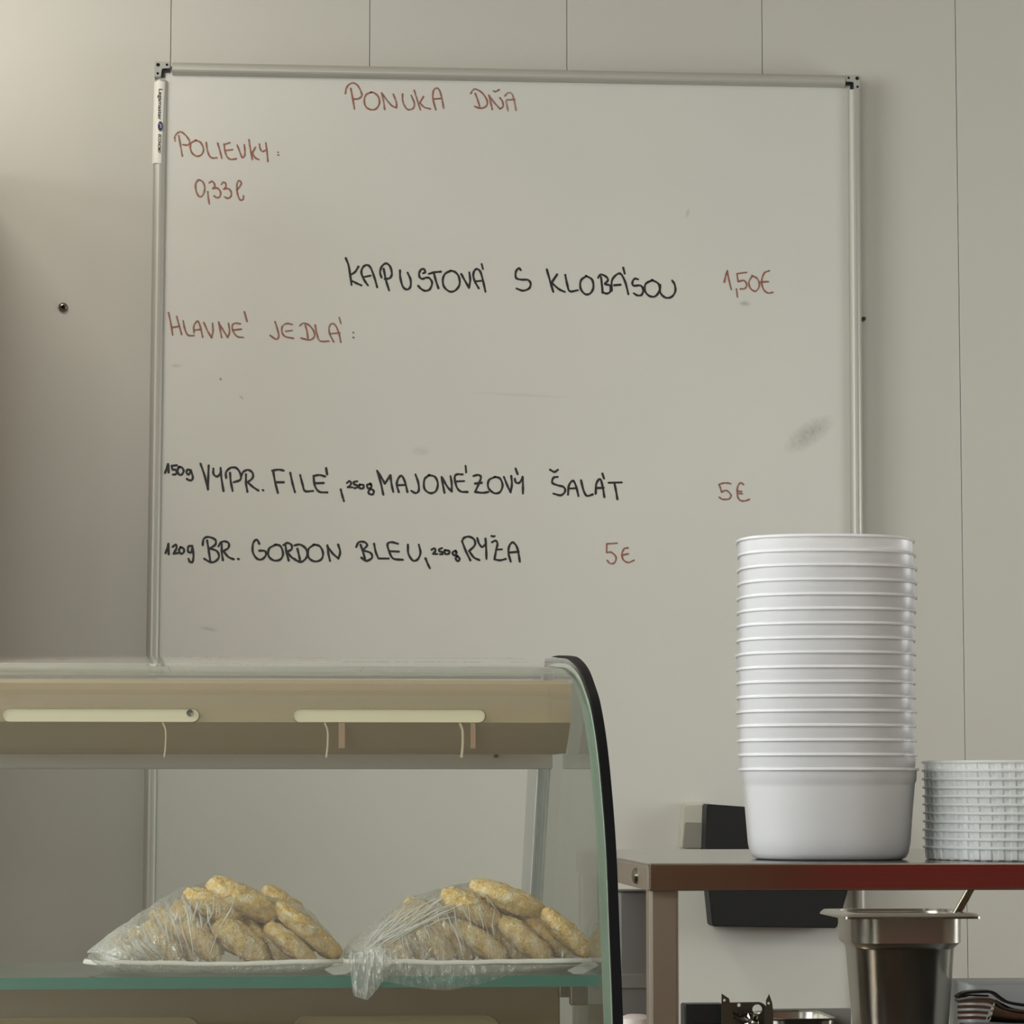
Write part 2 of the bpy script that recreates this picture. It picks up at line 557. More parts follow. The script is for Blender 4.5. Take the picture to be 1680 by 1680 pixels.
# ceiling lamps out of view, added for the wall's bright top and fill
for i, (lx, ly, pw) in enumerate(((-.75, 4.25, 12), (-1.9, 1.2, 24), (1.4, 0.2, 12))):
    lt = empty('added_ceiling_lamp', (lx, ly, ZC), ['added flat square ceiling lamp nearest the whiteboard wall', 'added flat square fill lamp above the display case', 'added flat square fill lamp above the customer area'][i], 'lamp')
    bm = bmesh.new(); box(bm, lx - .3, lx + .3, ly - .3, ly + .3, ZC - .05, ZC, .004)
    link_mesh('housing', bm, M_lampbody, lt)
    l = bpy.data.lights.new('added_lamp_light', 'AREA'); l.shape = 'SQUARE'; l.size = .56
    l.energy = pw; l.color = (1, .95, .86)
    lo = bpy.data.objects.new('added_lamp_light', l); C.objects.link(lo)
    lo.location = (lx, ly, ZC - .053); 

# stand-ins added behind the camera for the red and brown reflections in steel
cool = empty('unseen_red_cooler', (2.1, -1.9, 0), 'unseen red and grey cooler added to be reflected in the steel', 'cooler')
boxobj('body', 1.38, 2.7, -2.18, -1.62, .08, .92, M_greyapp, cool, bev=.01)
boxobj('upper_case', 1.30, 2.72, -2.2, -1.6, .92, 1.75, M_red, cool, bev=.02)
boxobj('plinth', 1.55, 2.65, -2.15, -1.65, 0, .08, M_black, cool)
boxobj('handle', 1.8, 1.83, -1.62, -1.59, .4, .9, M_alu, cool, bev=.004)
bench = empty('unseen_sideboard', (.2, -2.2, 0), 'unseen brown wooden sideboard added to be reflected in the steel', 'sideboard')
boxobj('carcass', -.9, 1.18, -2.5, -2.05, .06, 1.2, M_dkwood, bench, bev=.01)
boxobj('worktop', -.93, 1.21, -2.53, -2.02, 1.2, 1.23, M_dkwood, bench, bev=.004)
boxobj('plinth', -.85, .9, -2.45, -2.1, 0, .06, M_black, bench)

# ------------------------------------------------------------------ whiteboard
TL = at(254, 103, YBOARD); TR = at(1410, 125, YBOARD)
BLx = at(240, 1080, YBOARD); 
board_w = TR.x - TL.x
ZT = (TL.z + TR.z) / 2
ZB = ZT - 1.5 * board_w


def xleft(z):
    k = (TL.z - z) / (TL.z - BLx.z)
    return TL.x + (BLx.x - TL.x) * k


rb = at(1415, 840, YBOARD)


def xright(z):
    k = (TR.z - z) / (TR.z - rb.z)
    return TR.x + (rb.x - TR.x) * k


board = empty('whiteboard', ((TL.x + TR.x) / 2, YW, ZB), 'large aluminium-framed whiteboard with handwritten lunch menu on the panelled wall', 'whiteboard')
bm = bmesh.new()
g = [(xleft(ZT) + .006, ZT - .006), (xright(ZT) - .006, ZT - .006), (xright(ZB) - .006, ZB + .006), (xleft(ZB) + .006, ZB + .006)]
loft(bm, [[Vector((x, y, z)) for x, z in g] for y in (YBOARD, YW - .008)], True, True)
link_mesh('writing_surface', bm, board_mat(), board)


def rail(p0, p1, name='frame_rail', w=.0215):
    """half-round aluminium profile from p0 to p1 (centre line on the board plane), bulging to -Y"""
    d = (p1 - p0).normalized()
    side = d.cross(Vector((0, 1, 0))).normalized()
    prof = []
    for k in range(11):
        a = math.pi * k / 10
        prof.append((w / 2 * math.cos(a), -.012 * math.sin(a) ** .75))
    prof += [(-w / 2, .012), (w / 2, .012)]
    rings = [[p + side * u + Vector((0, v, 0)) for u, v in prof] for p in (p0, p1)]
    return link_mesh(name, loft(bmesh.new(), rings, True, True), M_alu, board)


cw = .0105
cr = .026
rail(Vector((xleft(ZT - cr) + cw, YBOARD, ZT - cr - .006)), Vector((xleft(ZB) + cw, YBOARD, ZB + cr)))
rail(Vector((xright(ZT - cr) - cw, YBOARD, ZT - cr)), Vector((xright(ZB) - cw, YBOARD, ZB + cr)))
rail(Vector((TL.x + cr + .004, YBOARD, ZT - cw)), Vector((TR.x - cr - .001, YBOARD, ZT - cw)))
rail(Vector((xleft(ZB) + cr, YBOARD, ZB + cw)), Vector((xright(ZB) - cr, YBOARD, ZB + cw)))
# plastic corner pieces with screw holes and a black inner bracket
for (cx, cz, sx, sz) in ((TL.x, ZT, 1, -1), (TR.x, ZT, -1, -1), (xleft(ZB), ZB, 1, 1), (xright(ZB), ZB, -1, 1)):
    bm = bmesh.new()
    w = .0115
    Lx = [(0, 0), (cr + .001, 0), (cr + .001, w), (w, w), (w, cr + .001), (0, cr + .001)]
    rr = [[Vector((cx + sx * u, y, cz + sz * v)) for u, v in Lx] for y in (YBOARD - .010, YW)]
    loft(bm, rr, True, True)
    bmesh.ops.bevel(bm, geom=bm.edges[:], offset=.0012, segments=2, affect='EDGES')
    cp = link_mesh('corner_piece', bm, M_corner, board)
    for (u, v, r) in ((.006, .006, .0026), (.021, .0055, .0018), (.0055, .021, .0018)):
        bm = bmesh.new()
        ring = [[Vector((cx + sx * u + r * k * math.cos(a * math.pi / 6), y, cz + sz * v + r * k * math.sin(a * math.pi / 6))) for a in range(12)]
                for k, y in ((1.25, YBOARD - .0101), (1, YBOARD - .0106), (.8, YBOARD - .01015))]
        loft(bm, ring, False, True)
        link_mesh('screw_hole', bm, M_hole, cp)
    bm = bmesh.new()
    w2 = .0055
    Lb = [(w, w), (cr, w), (cr, w + w2), (w + w2, w + w2), (w + w2, cr), (w, cr)]
    loft(bm, [[Vector((cx + sx * u, y, cz + sz * v)) for u, v in Lb] for y in (YBOARD - .004, YBOARD + .001)], True, True)
    b = link_mesh('inner_bracket', bm, M_black, cp)

# sticker on the left rail with its vertical print
YS = YBOARD - .0128
s0 = at(262.5, 146, YS); s1 = at(260, 270, YS)
bm = bmesh.new()
sv = []
for p in (at(263, 136, YBOARD), at(259.5, 270, YBOARD)):
    sv.append([Vector((p.x + .0107 * math.cos(a), YBOARD - .0128 * math.sin(a) ** .75 - .0002, p.z)) for a in [math.pi * k / 12 for k in range(1, 12)]])
loft(bm, sv, closed=False)
stick = link_mesh('maker_sticker', bm, M_sticker, board, smooth=True)


def text_obj(s, top_px, bot_px, size, m, parent, shear=0):
    cu = bpy.data.curves.new('print', 'FONT')
    cu.body = s; cu.size = size; cu.shear = shear
    cu.extrude = .0001; cu.offset = .0002
    o = bpy.data.objects.new('printed_text', cu)
    C.objects.link(o)
    bpy.context.view_layer.update()
    dg = bpy.context.evaluated_depsgraph_get()
    me = bpy.data.meshes.new_from_object(o.evaluated_get(dg))
    bpy.data.objects.remove(o)
    xs_ = [v.co.x for v in me.vertices]; ys_ = [v.co.y for v in me.vertices]
    a = at(*top_px, YS); b = at(*bot_px, YS)
    L_ = (a - b).length
    sc = L_ / (max(xs_) - min(xs_))
    x0 = min(xs_)
    ym = size * .33
    d = (b - a).normalized()
    up = Vector((-d.z, 0, d.x)) * 1      # text reads downwards, its top to the right
    if up.x < 0: up = -up
    for v in me.vertices:
        co = v.co.copy()
        q = a + d * (co.x - x0) * sc + up * (co.y - ym)
        v.co = Vector((q.x, YS - .0004 - co.z, q.z))
    me.materials.clear(); me.materials.append(m)
    o = bpy.data.objects.new('printed_text', me)
    C.objects.link(o)
    o.parent = parent
    o.matrix_parent_inverse = parent.matrix_world.inverted()
    return o


text_obj('Legamaster', (263.5, 146), (262, 197), .0088, M_print, stick)
text_obj('ECONOMY', (262, 220), (261, 252), .0068, M_print, stick, .2)
bm = bmesh.new()
c0 = at(263, 207, YS - .0006)
loft(bm, [[Vector((c0.x + .0042 * math.cos(t), c0.y - dy, c0.z + .0085 * math.sin(t))) for t in [2 * math.pi * k / 24 for k in range(24)]] for dy in (0, .0003)], True, True)
emb = link_mesh('oval_emblem', bm, M_print_blue, stick)
bm = bmesh.new()
tube(bm, catmull([(c0.x - .002, c0.y - .0005, c0.z + .004), (c0.x + .001, c0.y - .0005, c0.z + .002), (c0.x + .001, c0.y - .0005, c0.z - .003)]), .0005, 6)
# (the pale stroke across the emblem)
o = link_mesh('printed_stroke', bm, M_sticker, stick)

# ---- handwriting, stroke by stroke: (origin x, origin y, px per unit, colour, strokes)
HAND = [
 ('k', 550, 400, .17857, [
  [(97,132),(125,210),(150,378)], [(213,210),(185,255),(148,282)], [(148,338),(195,362),(240,382)],
  [(300,382),(265,330),(240,265),(255,215),(292,195),(325,220),(360,310),(385,398)], [(265,305),(325,292)],
  [(425,310),(412,260),(430,205),(468,180),(505,210),(520,275),(500,315),(455,322)], [(445,230),(465,330),(495,428)],
  [(595,245),(598,310),(620,390),(658,420),(690,395),(692,330),(665,265)],
  [(808,270),(825,262),(820,238),(795,232),(772,265),(775,305),(800,322),(840,310),(870,320),(890,360),(870,415),(830,432),(790,415),(762,385)],
  [(860,276),(910,262),(970,256)], [(905,265),(925,340),(948,408)],
  [(1060,248),(1010,275),(988,330),(1000,395),(1050,438),(1100,430),(1140,380),(1138,310),(1105,262),(1062,246)],
  [(1158,278),(1195,345),(1228,403)], [(1228,403),(1240,335),(1232,262)],
  [(1318,408),(1285,350),(1268,290),(1280,245),(1305,232),(1335,260),(1360,350),(1380,440)], [(1290,345),(1340,340)],
  [(1345,185),(1357,232)]]),
 ('k', 830, 400, .27976, [
  [(88,155),(75,143),(58,165),(60,200),(90,210),(130,212),(145,235),(135,262),(100,275),(62,262)],
  [(240,150),(258,215),(278,282)], [(300,180),(268,228)], [(268,228),(310,265),(345,282)],
  [(348,182),(360,240),(375,278),(422,272)],
  [(470,190),(440,215),(438,262),(465,295),(495,290),(513,255),(505,210),(470,188)],
  [(540,200),(558,180),(590,195),(598,215),(580,235),(610,245),(612,280),(590,292),(565,282)], [(558,195),(568,288)],
  [(620,275),(622,215),(650,180),(675,178),(700,225),(718,295)], [(635,243),(672,240)], [(688,140),(697,175)],
  [(775,208),(755,205),(742,225),(748,245),(790,245),(805,270),(795,300),(770,302),(750,290)],
  [(855,215),(820,235),(815,275),(840,305),(875,308),(900,275),(895,235),(857,212)],
  [(905,240),(905,285),(935,315),(970,312),(993,280),(990,240),(975,215)]]),
 ('k', 250, 740, .2381, [
  [(88,150),(100,115),(108,90)], [(108,90),(112,147)], [(168,98),(132,102)], [(132,102),(138,128)], [(138,128),(160,130),(168,146),(160,160),(140,162)],
  [(182,110),(173,135),(182,160),(200,163),(215,140),(205,115),(182,108)],
  [(262,132),(240,128),(236,150),(250,162),(264,140)], [(264,132),(278,175),(272,200),(250,200),(238,192)],
  [(332,88),(360,170),(383,265)], [(383,265),(385,180),(388,100)],
  [(420,120),(422,160),(448,175),(470,150)], [(470,115),(475,180),(490,275)],
  [(508,185),(508,145),(540,115),(580,118),(608,160),(605,198),(560,215)], [(535,150),(540,210),(553,275)],
  [(615,165),(628,142),(660,130),(690,150),(690,185),(657,215)], [(657,215),(690,245),(730,272)], [(645,160),(645,220),(655,280)],
  [(760,268),(765,272)],
  [(832,135),(845,210),(865,290)], [(825,135),(870,128),(905,135)], [(848,215),(905,215)],
  [(950,150),(965,220),(982,283)], [(1018,165),(1035,230),(1052,275),(1108,275)],
  [(1110,170),(1120,240),(1150,280),(1205,285)], [(1110,172),(1150,165),(1190,175)], [(1120,222),(1180,220)],
  [(1197,118),(1204,160)], [(1298,265),(1308,305),(1320,345)],
  [(1340,220),(1358,208),(1370,220),(1360,240),(1345,250)], [(1345,250),(1380,250)],
  [(1412,208),(1388,213)], [(1388,213),(1390,230),(1410,236),(1412,250),(1393,256)],
  [(1428,232),(1425,250),(1440,260),(1456,250),(1452,234),(1430,231)],
  [(1505,228),(1482,232),(1482,252),(1500,258),(1510,238),(1500,224)], [(1502,256),(1525,275),(1520,296),(1500,298),(1488,282),(1500,262)]]),
 ('k', 600, 740, .2738, [
  [(68,118),(90,190),(105,260)], [(68,118),(95,160),(115,195)], [(115,195),(148,145)], [(148,145),(155,200),(165,245)],
  [(198,245),(186,200),(195,165),(215,148),(235,185),(250,245)], [(192,205),(240,203)],
  [(298,140),(315,190),(318,235),(300,252),(272,238)],
  [(380,145),(352,170),(352,225),(385,252),(420,240),(432,195),(415,155),(378,144)],
  [(455,155),(462,200),(472,250)], [(458,160),(490,215),(515,242)], [(515,242),(515,195),(508,150)],
  [(580,140),(545,140),(533,160),(545,215),(570,242),(610,245)], [(545,182),(590,180)], [(598,88),(602,128)],
  [(645,150),(672,143),(690,155),(680,190),(655,245)], [(655,245),(700,250),(735,245)], [(655,195),(695,190)],
  [(775,155),(738,175),(735,220),(770,252),(805,245),(820,205),(805,165),(773,154)],
  [(828,155),(848,205),(868,247)], [(868,247),(876,200),(872,150)],
  [(893,165),(900,188),(920,190),(938,165)], [(940,155),(942,205),(942,255)], [(898,105),(910,138)],
  [(1150,155),(1125,160),(1118,190),(1150,205),(1185,215),(1195,240),(1170,265),(1125,255)], [(1105,112),(1130,125),(1152,112)],
  [(1212,262),(1218,205),(1242,178),(1260,210),(1275,270)], [(1220,225),(1265,222)],
  [(1290,175),(1305,235),(1325,268),(1360,260)],
  [(1378,255),(1382,195),(1405,168),(1420,215),(1430,275)], [(1385,222),(1425,220)], [(1418,135),(1428,165)],
  [(1455,190),(1535,188)], [(1490,190),(1500,240),(1508,288)]]),
 ('k', 250, 860, .26786, [
  [(80,178),(92,145),(98,120)], [(98,120),(100,184)], [(125,138),(142,125),(148,145),(130,180)], [(130,180),(162,176)],
  [(172,142),(163,160),(175,180),(192,172),(192,150),(172,140)],
  [(242,132),(220,138),(220,168),(238,172),(244,140)], [(244,132),(252,190),(245,232),(228,228),(222,212)],
  [(308,128),(315,90),(345,78),(385,95),(385,125),(352,148)], [(352,148),(395,165),(408,200),(385,228),(355,232),(318,212)], [(335,100),(345,160),(355,228)],
  [(405,135),(420,112),(445,105),(468,118),(465,145),(435,165)], [(435,165),(465,200),(498,215)], [(425,120),(425,170),(432,220)],
  [(524,212),(529,214)],
  [(655,120),(640,95),(618,115),(615,170),(640,210),(670,215),(695,190),(690,165),(655,162)],
  [(755,125),(715,150),(712,195),(745,222),(785,215),(800,180),(785,135),(753,124)],
  [(803,128),(825,115),(850,125),(853,152),(825,170)], [(825,170),(850,200),(878,218)], [(815,130),(822,175),(835,222)],
  [(870,130),(905,125),(940,150),(948,195),(915,230),(875,220)], [(888,150),(898,190),(905,225)],
  [(990,125),(955,155),(958,205),(995,228),(1035,215),(1045,175),(1025,135),(988,124)],
  [(1072,130),(1078,180),(1088,225)], [(1072,135),(1105,180),(1140,210)], [(1140,210),(1150,170),(1138,125)],
  [(1248,140),(1265,110),(1300,110),(1315,130),(1287,160)], [(1287,160),(1335,175),(1345,205),(1310,225),(1280,205)], [(1275,125),(1290,170),(1305,222)],
  [(1358,120),(1368,170),(1385,210)], [(1385,210),(1448,210)],
  [(1505,120),(1465,110),(1440,122),(1450,165),(1475,210),(1535,218)], [(1455,165),(1510,168)],
  [(1565,125),(1568,180),(1595,222),(1625,215),(1642,175),(1632,125)]]),
 ('k', 680, 860, .2262, [
  [(80,248),(95,285),(112,320)],
  [(125,185),(142,176),(153,190),(135,215)], [(135,215),(165,216)], [(200,173),(178,182)], [(178,182),(182,197),(202,203),(203,216),(185,218)],
  [(222,188),(216,203),(230,217),(250,212),(252,195),(220,187)],
  [(300,195),(280,200),(278,218),(295,225),(305,205),(298,192)], [(297,224),(325,245),(322,266),(305,262),(300,246),(312,230)],
  [(345,125),(358,100),(395,90),(432,110),(438,150),(397,195)], [(397,195),(430,240),(470,260)], [(345,125),(375,200),(405,262)],
  [(455,100),(468,140),(490,165),(512,150)], [(515,105),(520,180),(522,252)],
  [(563,130),(588,120),(602,142),(592,190),(580,255)], [(580,255),(620,262),(662,252)], [(590,185),(635,182)], [(560,86),(572,89),(582,86)],
  [(698,272),(682,210),(687,160),(712,132),(740,160),(755,215),(764,272)], [(690,205),(755,200)]]),
 ('r', 540, 120, .20238, [
  [(132,165),(140,120),(165,90),(200,80),(235,105),(262,160),(262,188),(235,208),(200,210)], [(175,125),(190,200),(205,290)],
  [(340,155),(300,175),(285,225),(300,275),(345,297),(385,285),(408,240),(398,190),(365,160),(337,155)],
  [(425,160),(440,220),(450,293)], [(425,160),(470,220),(510,265),(545,280)], [(545,280),(545,235),(520,170)],
  [(595,170),(598,230),(625,285),(655,297),(685,280),(690,240),(665,180)],
  [(690,140),(715,220),(740,297)], [(765,190),(735,240)], [(735,240),(770,275),(820,290)],
  [(865,298),(842,210),(845,145),(870,122),(895,140),(915,210),(928,285)], [(850,210),(915,205)]]),
 ('r', 540, 120, .20238, [
  [(1148,165),(1165,138),(1190,130),(1240,160),(1280,220),(1275,265),(1230,285),(1180,270)], [(1185,165),(1205,220),(1222,275)],
  [(1295,180),(1310,240),(1322,295)], [(1295,180),(1340,240),(1385,290)], [(1385,290),(1410,270),(1405,230),(1385,200)], [(1330,143),(1348,150),(1378,135)]]),
 ('f', 540, 120, .20238, [
  [(1435,230),(1450,305)], [(1425,185),(1450,160),(1480,165),(1500,220),(1515,300)], [(1440,218),(1505,213)]]),
 ('r', 230, 90, .1488, [
  [(385,950),(383,900),(415,860),(450,850),(495,880),(540,940),(545,972),(520,995),(470,990)], [(425,890),(445,1000),(465,1115)],
  [(610,945),(565,970),(552,1020),(575,1085),(630,1118),(680,1095),(698,1040),(670,970),(612,940)],
  [(728,965),(740,1050),(765,1115),(800,1138),(845,1135)], [(855,975),(880,1060),(900,1140)],
  [(925,985),(935,1060),(960,1125),(1000,1152),(1060,1145)], [(935,985),(990,968)], [(945,1055),(1020,1045)],
  [(1070,995),(1095,1060),(1125,1130),(1150,1115),(1155,1060),(1148,990)],
  [(1200,935),(1215,1040),(1238,1155)], [(1270,1020),(1235,1085)], [(1235,1085),(1270,1135),(1310,1155)],
  [(1315,985),(1325,1040),(1350,1065),(1385,1050)], [(1385,970),(1398,1070),(1408,1175)],
  [(1518,1074),(1524,1076)], [(1520,1103),(1526,1106)]]),
 ('r', 230, 90, .1488, [
  [(640,1380),(612,1420),(615,1490),(640,1550),(668,1565),(700,1530),(712,1460),(690,1400),(650,1378)],
  [(745,1510),(752,1580),(762,1645)],
  [(762,1410),(790,1395),(815,1415),(822,1450),(800,1475)], [(800,1475),(850,1470),(885,1510),(880,1560),(845,1575),(815,1555)],
  [(895,1430),(915,1405),(940,1415),(945,1455),(920,1480)], [(920,1480),(970,1475),(1003,1510),(1000,1560),(965,1582),(930,1565)],
  [(1065,1490),(1100,1450),(1115,1410),(1090,1388),(1068,1420),(1068,1500),(1085,1570),(1110,1603),(1135,1590),(1140,1555)]]),
 ('r', 260, 500, .20238, [
  [(82,65),(100,150),(115,245)], [(148,95),(168,170),(188,240)], [(110,185),(165,175)],
  [(200,130),(215,200),(240,246),(288,250)],
  [(288,228),(288,170),(318,133),(340,180),(358,262)], [(295,205),(345,200)],
  [(368,145),(400,215),(430,267)], [(430,267),(442,210),(438,150)],
  [(488,140),(500,200),(512,265)], [(492,150),(530,215),(562,264)], [(562,264),(576,220),(568,150)],
  [(665,155),(620,150),(598,170),(605,215),(640,258),(690,265)], [(610,205),(670,198)], [(697,58),(718,135)],
  [(945,138),(965,200),(975,255),(955,280),(905,248)],
  [(1085,160),(1040,152),(1005,175),(1002,225),(1030,258),(1095,272)], [(1030,215),(1085,208)],
  [(1145,170),(1175,150),(1220,165),(1260,215),(1262,260),(1225,285),(1155,270)], [(1190,165),(1205,220),(1212,275)],
  [(1270,165),(1285,240),(1310,293),(1382,295)],
  [(1420,300),(1388,235),(1385,180),(1410,152),(1440,175),(1465,240),(1478,303)], [(1395,235),(1470,228)], [(1465,103),(1480,155)],
  [(1576,224),(1581,227)], [(1578,264),(1583,267)]]),
 ('r', 830, 400, .27976, [
  [(1280,225),(1290,185),(1298,158)], [(1298,158),(1308,210),(1322,268)], [(1352,265),(1358,312)],
  [(1412,168),(1355,175)], [(1355,175),(1362,222)], [(1362,222),(1395,215),(1412,238),(1402,262),(1375,265)],
  [(1445,188),(1425,225),(1435,262),(1465,278),(1486,245),(1475,205),(1443,186)],
  [(1545,158),(1515,172),(1500,220),(1510,265),(1535,288),(1565,285)], [(1490,225),(1540,222)]]),
 ('r', 1160, 780, .0595, [
  [(660,232),(560,210),(440,215),(330,250)], [(330,250),(370,350),(400,460)], [(400,460),(510,415),(600,455),(660,545),(640,620),(560,660),(420,655),(340,605)],
  [(1005,250),(935,205),(860,270),(830,430),(850,600),(930,695),(1060,700),(1170,660)], [(840,435),(950,445)], [(870,500),(970,505)]]),
 ('r', 680, 860, .2262, [
  [(1470,138),(1395,142)], [(1395,142),(1393,205)], [(1393,205),(1430,205),(1462,240),(1450,280),(1420,285),(1397,262)],
  [(1548,172),(1522,178),(1505,215),(1515,258),(1550,278),(1592,262)], [(1503,225),(1550,215)]]),
]
LAB = {0: 'black handwritten soup name', 3: None}
stroke_i = 0


def write_strokes(col, ox, oy, sc, strokes):
    global stroke_i
    bm = bmesh.new()
    hw = (.0019 if col == 'k' else .00155)
    if col == 'k' and sc == .2381: pass
    for st in strokes:
        stroke_i += 1
        yoff = YBOARD - .00035 - .00002 * (stroke_i % 12)
        pts = catmull([at(ox + x * sc, oy + y * sc, yoff) for x, y in st], 7)
        n = len(pts)
        Lr, Rr = [], []
        for i, p in enumerate(pts):
            a = pts[max(0, i - 1)]; b = pts[min(n - 1, i + 1)]
            t = (b - a).normalized()
            s = Vector((-t.z, 0, t.x))
            w = hw * (1 + .12 * math.sin(i * .7 + stroke_i))
            Lr.append(bm.verts.new(p + s * w)); Rr.append(bm.verts.new(p - s * w))
        for i in range(n - 1):
            bm.faces.new((Lr[i], Rr[i], Rr[i + 1], Lr[i + 1]))
        for end, q, nx, vL, vR in ((0, pts[0], pts[1], Lr[0], Rr[0]), (1, pts[-1], pts[-2], Lr[-1], Rr[-1])):
            t = (q - nx).normalized(); s = (vL.co - q)
            fan = [vL]
            for k in range(1, 5):
                a = math.pi * k / 5
                fan.append(bm.verts.new(q + s * math.cos(a) + t * s.length * math.sin(a)))
            fan.append(vR)
            bm.faces.new(fan)
    return bm


WORDS = []
for (col, ox, oy, sc, strokes) in HAND:
    items = sorted(strokes, key=lambda st: min(x for x, y in st))
    cur, right = [], None
    for st in items:
        lo, hi = min(x for x, y in st) * sc, max(x for x, y in st) * sc
        if right is not None and lo - right > 9:
            WORDS.append((col, ox, oy, sc, cur)); cur = []; right = None
        cur.append(st); right = hi if right is None else max(right, hi)
    WORDS.append((col, ox, oy, sc, cur))
for (col, ox, oy, sc, strokes) in WORDS:
    bm = write_strokes(col, ox, oy, sc, strokes)
    o = link_mesh('handwriting', bm, {'k': M_ink_k, 'r': M_ink_r, 'f': M_ink_f}[col], board)
    o['label'] = {'k': 'black marker writing', 'r': 'faded red marker writing', 'f': 'half-wiped red marker letter'}[col]

# rivet in the wall left of the board
p = at(103.5, 504.5, YW)
riv = empty('wall_screw', p, 'small domed silver screw in the bare wall left of the whiteboard', 'screw')
bm = bmesh.new()
loft(bm, [[Vector((p.x + r * math.cos(2 * math.pi * k / 20), p.y - d, p.z + r * math.sin(2 * math.pi * k / 20))) for k in range(20)]
          for r, d in ((.0082, 0), (.0082, .002), (.0072, .0045), (.005, .0062), (.0035, .0066))], False, False)
link_mesh('head', bm, M_utensil, riv, smooth=True)
bm = bmesh.new()
loft(bm, [[Vector((p.x + r * math.cos(2 * math.pi * k / 6), p.y - d, p.z + r * math.sin(2 * math.pi * k / 6))) for k in range(6)]
          for r, d in ((.0036, .0066), (.003, .003))], False, True)
link_mesh('socket', bm, M_hole, riv)
# the small dark fixing beside the right rail
p = at(1416, 524, YW)
bm = bmesh.new()
loft(bm, [[Vector((p.x + r * math.cos(2 * math.pi * k / 12), p.y - d, p.z + r * math.sin(2 * math.pi * k / 12))) for k in range(12)] for r, d in ((.004, 0), (.0035, .01), (.002, .013))], False, True)
tag(link_mesh('wall_plug', bm, M_dark_steel), 'tiny dark fixing pin beside the right rail of the whiteboard', 'pin')

# ------------------------------------------------------------------ display case
XE = 480 * 2.2 / 5000                 # outer right end
XG1 = XE - .0056; XG0 = XG1 - .005    # side glass
XCL = -1.6                            # left end, out of frame
prof = [(2.2, .0902), (2.12, .0896), (2.06, .0870), (2.011, .0833), (1.956, .0743), (1.915, .0615), (1.885, .0490), (1.853, .0260),
        (1.827, -.0037), (1.805, -.0397), (1.790, -.0859), (1.774, -.138), (1.765, -.2), (1.758, -.30), (1.755, -.42)]
prof = [(v.x, v.y) for v in catmull([Vector((a, b, 0)) for a, b in prof], 6)]


def offset_prof(pr, d):
    out = []
    for i, (y, z) in enumerate(pr):
        a = pr[max(0, i - 1)]; b = pr[min(len(pr) - 1, i + 1)]
        ty, tz = b[0] - a[0], b[1] - a[1]
        L_ = math.hypot(ty, tz)
        ny, nz = -tz / L_, ty / L_       # outward normal candidates
        if nz < 0 and ny > 0: ny, nz = -ny, -nz
        if ny > 0: ny, nz = -ny, -nz
        if i < 8 and nz < 0: ny, nz = -ny, -nz
        out.append((y + ny * d, z + nz * d))
    return out


def strip(name, x0, x1, pa, pb, m, parent):
    """solid swept sheet between profile pa (inner) and pb (outer), from x0 to x1"""
    bm = bmesh.new()
    rings = []
    for (ya, za), (yb, zb) in zip(pa, pb):
        rings.append([Vector((x0, ya, EYE + za)), Vector((x1, ya, EYE + za)), Vector((x1, yb, EYE + zb)), Vector((x0, yb, EYE + zb))])
    loft(bm, rings, True, True)
    return link_mesh(name, bm, m, parent)


case = empty('display_case', (XCL + (XE - XCL) / 2, 2.0, 0), 'curved glass pastry display case in the left foreground', 'display case')
inner = offset_prof(prof, -.006)
# curved front glass: body clear, right cut edge pale
g = strip('curved_glass', XCL, XG1, inner, prof, [M_glass, M_edge_pale], case)
for f in g.data.polygons:
    c_ = f.center
    if abs(c_.x - XG1) < 1e-4 or abs(f.normal.x) > .9:
        f.material_index = 1
    f.use_smooth = True
g.data.set_sharp_from_angle(angle=math.radians(30))
# black edge seal sweeping along the right end
seal_in = offset_prof(prof, -.004)
seal_out = offset_prof(prof, .0012)
s = strip('edge_seal', XG1, XE, seal_in, seal_out, M_seal, case)
# side glass (flat), slanting rear edge
bm = bmesh.new()
poly = [(y, z) for y, z in offset_prof(prof, -.0062)]
rear = [(2.32, -.42), (2.318, -.088), (2.256, .0126), (2.205, .0835)]
full = poly + rear
loft(bm, [[Vector((x, y, EYE + z)) for y, z in full] for x in (XG0, XG1 - .0002)], True, True)
sg = link_mesh('side_glass', bm, [M_glass_side, M_edge_pale], case)
for f in sg.data.polygons:
    f.material_index = 0 if abs(f.normal.x) > .9 else 1
sg.data.materials[1] = mat('side_glass_edge', srgb(146, 164, 148), .2)
# rear track on the side glass with a bright aluminium line
def side_quad(name, pts, x0, x1, m):
    bm = bmesh.new()
    loft(bm, [[Vector((x, y, EYE + z)) for y, z in pts] for x in (x0, x1)], True, True)
    return link_mesh(name, bm, m, case)


M_track = thin_glass('frosted_track', (.78, .8, .8, 1), haze=.25, haze_col=(.75, .77, .77, 1))
side_quad('door_track', [(2.205, .082), (2.25, .0126), (2.312, -.088), (2.312, -.42), (2.23, -.42), (2.222, -.088), (2.148, .0224), (2.12, .078)], XG0 - .003, XG0 - .0003, M_track)
side_quad('track_trim', [(2.118, .078), (2.142, .0236), (2.218, -.091), (2.218, -.42), (2.2205, -.42), (2.2205, -.091), (2.1455, .0236), (2.121, .078)], XG0 - .0045, XG0 - .0031, M_lampbody)
# rear strips painting the top glass's reflection and the shaded gap below
boxobj('top_reflection', XCL, XG0 - .0005, 2.188, 2.194, zz(1110.5, 2.19), zz(1091, 2.19), mat('reflection_green', srgb(196, 200, 180), .3), case, bev=.0006)
boxobj('gap_shade', XCL, XG0 - .0005, 2.186, 2.195, zz(1114, 2.19), zz(1110.6, 2.19), mat('gap_shade_olive', srgb(108, 108, 88), .6), case)

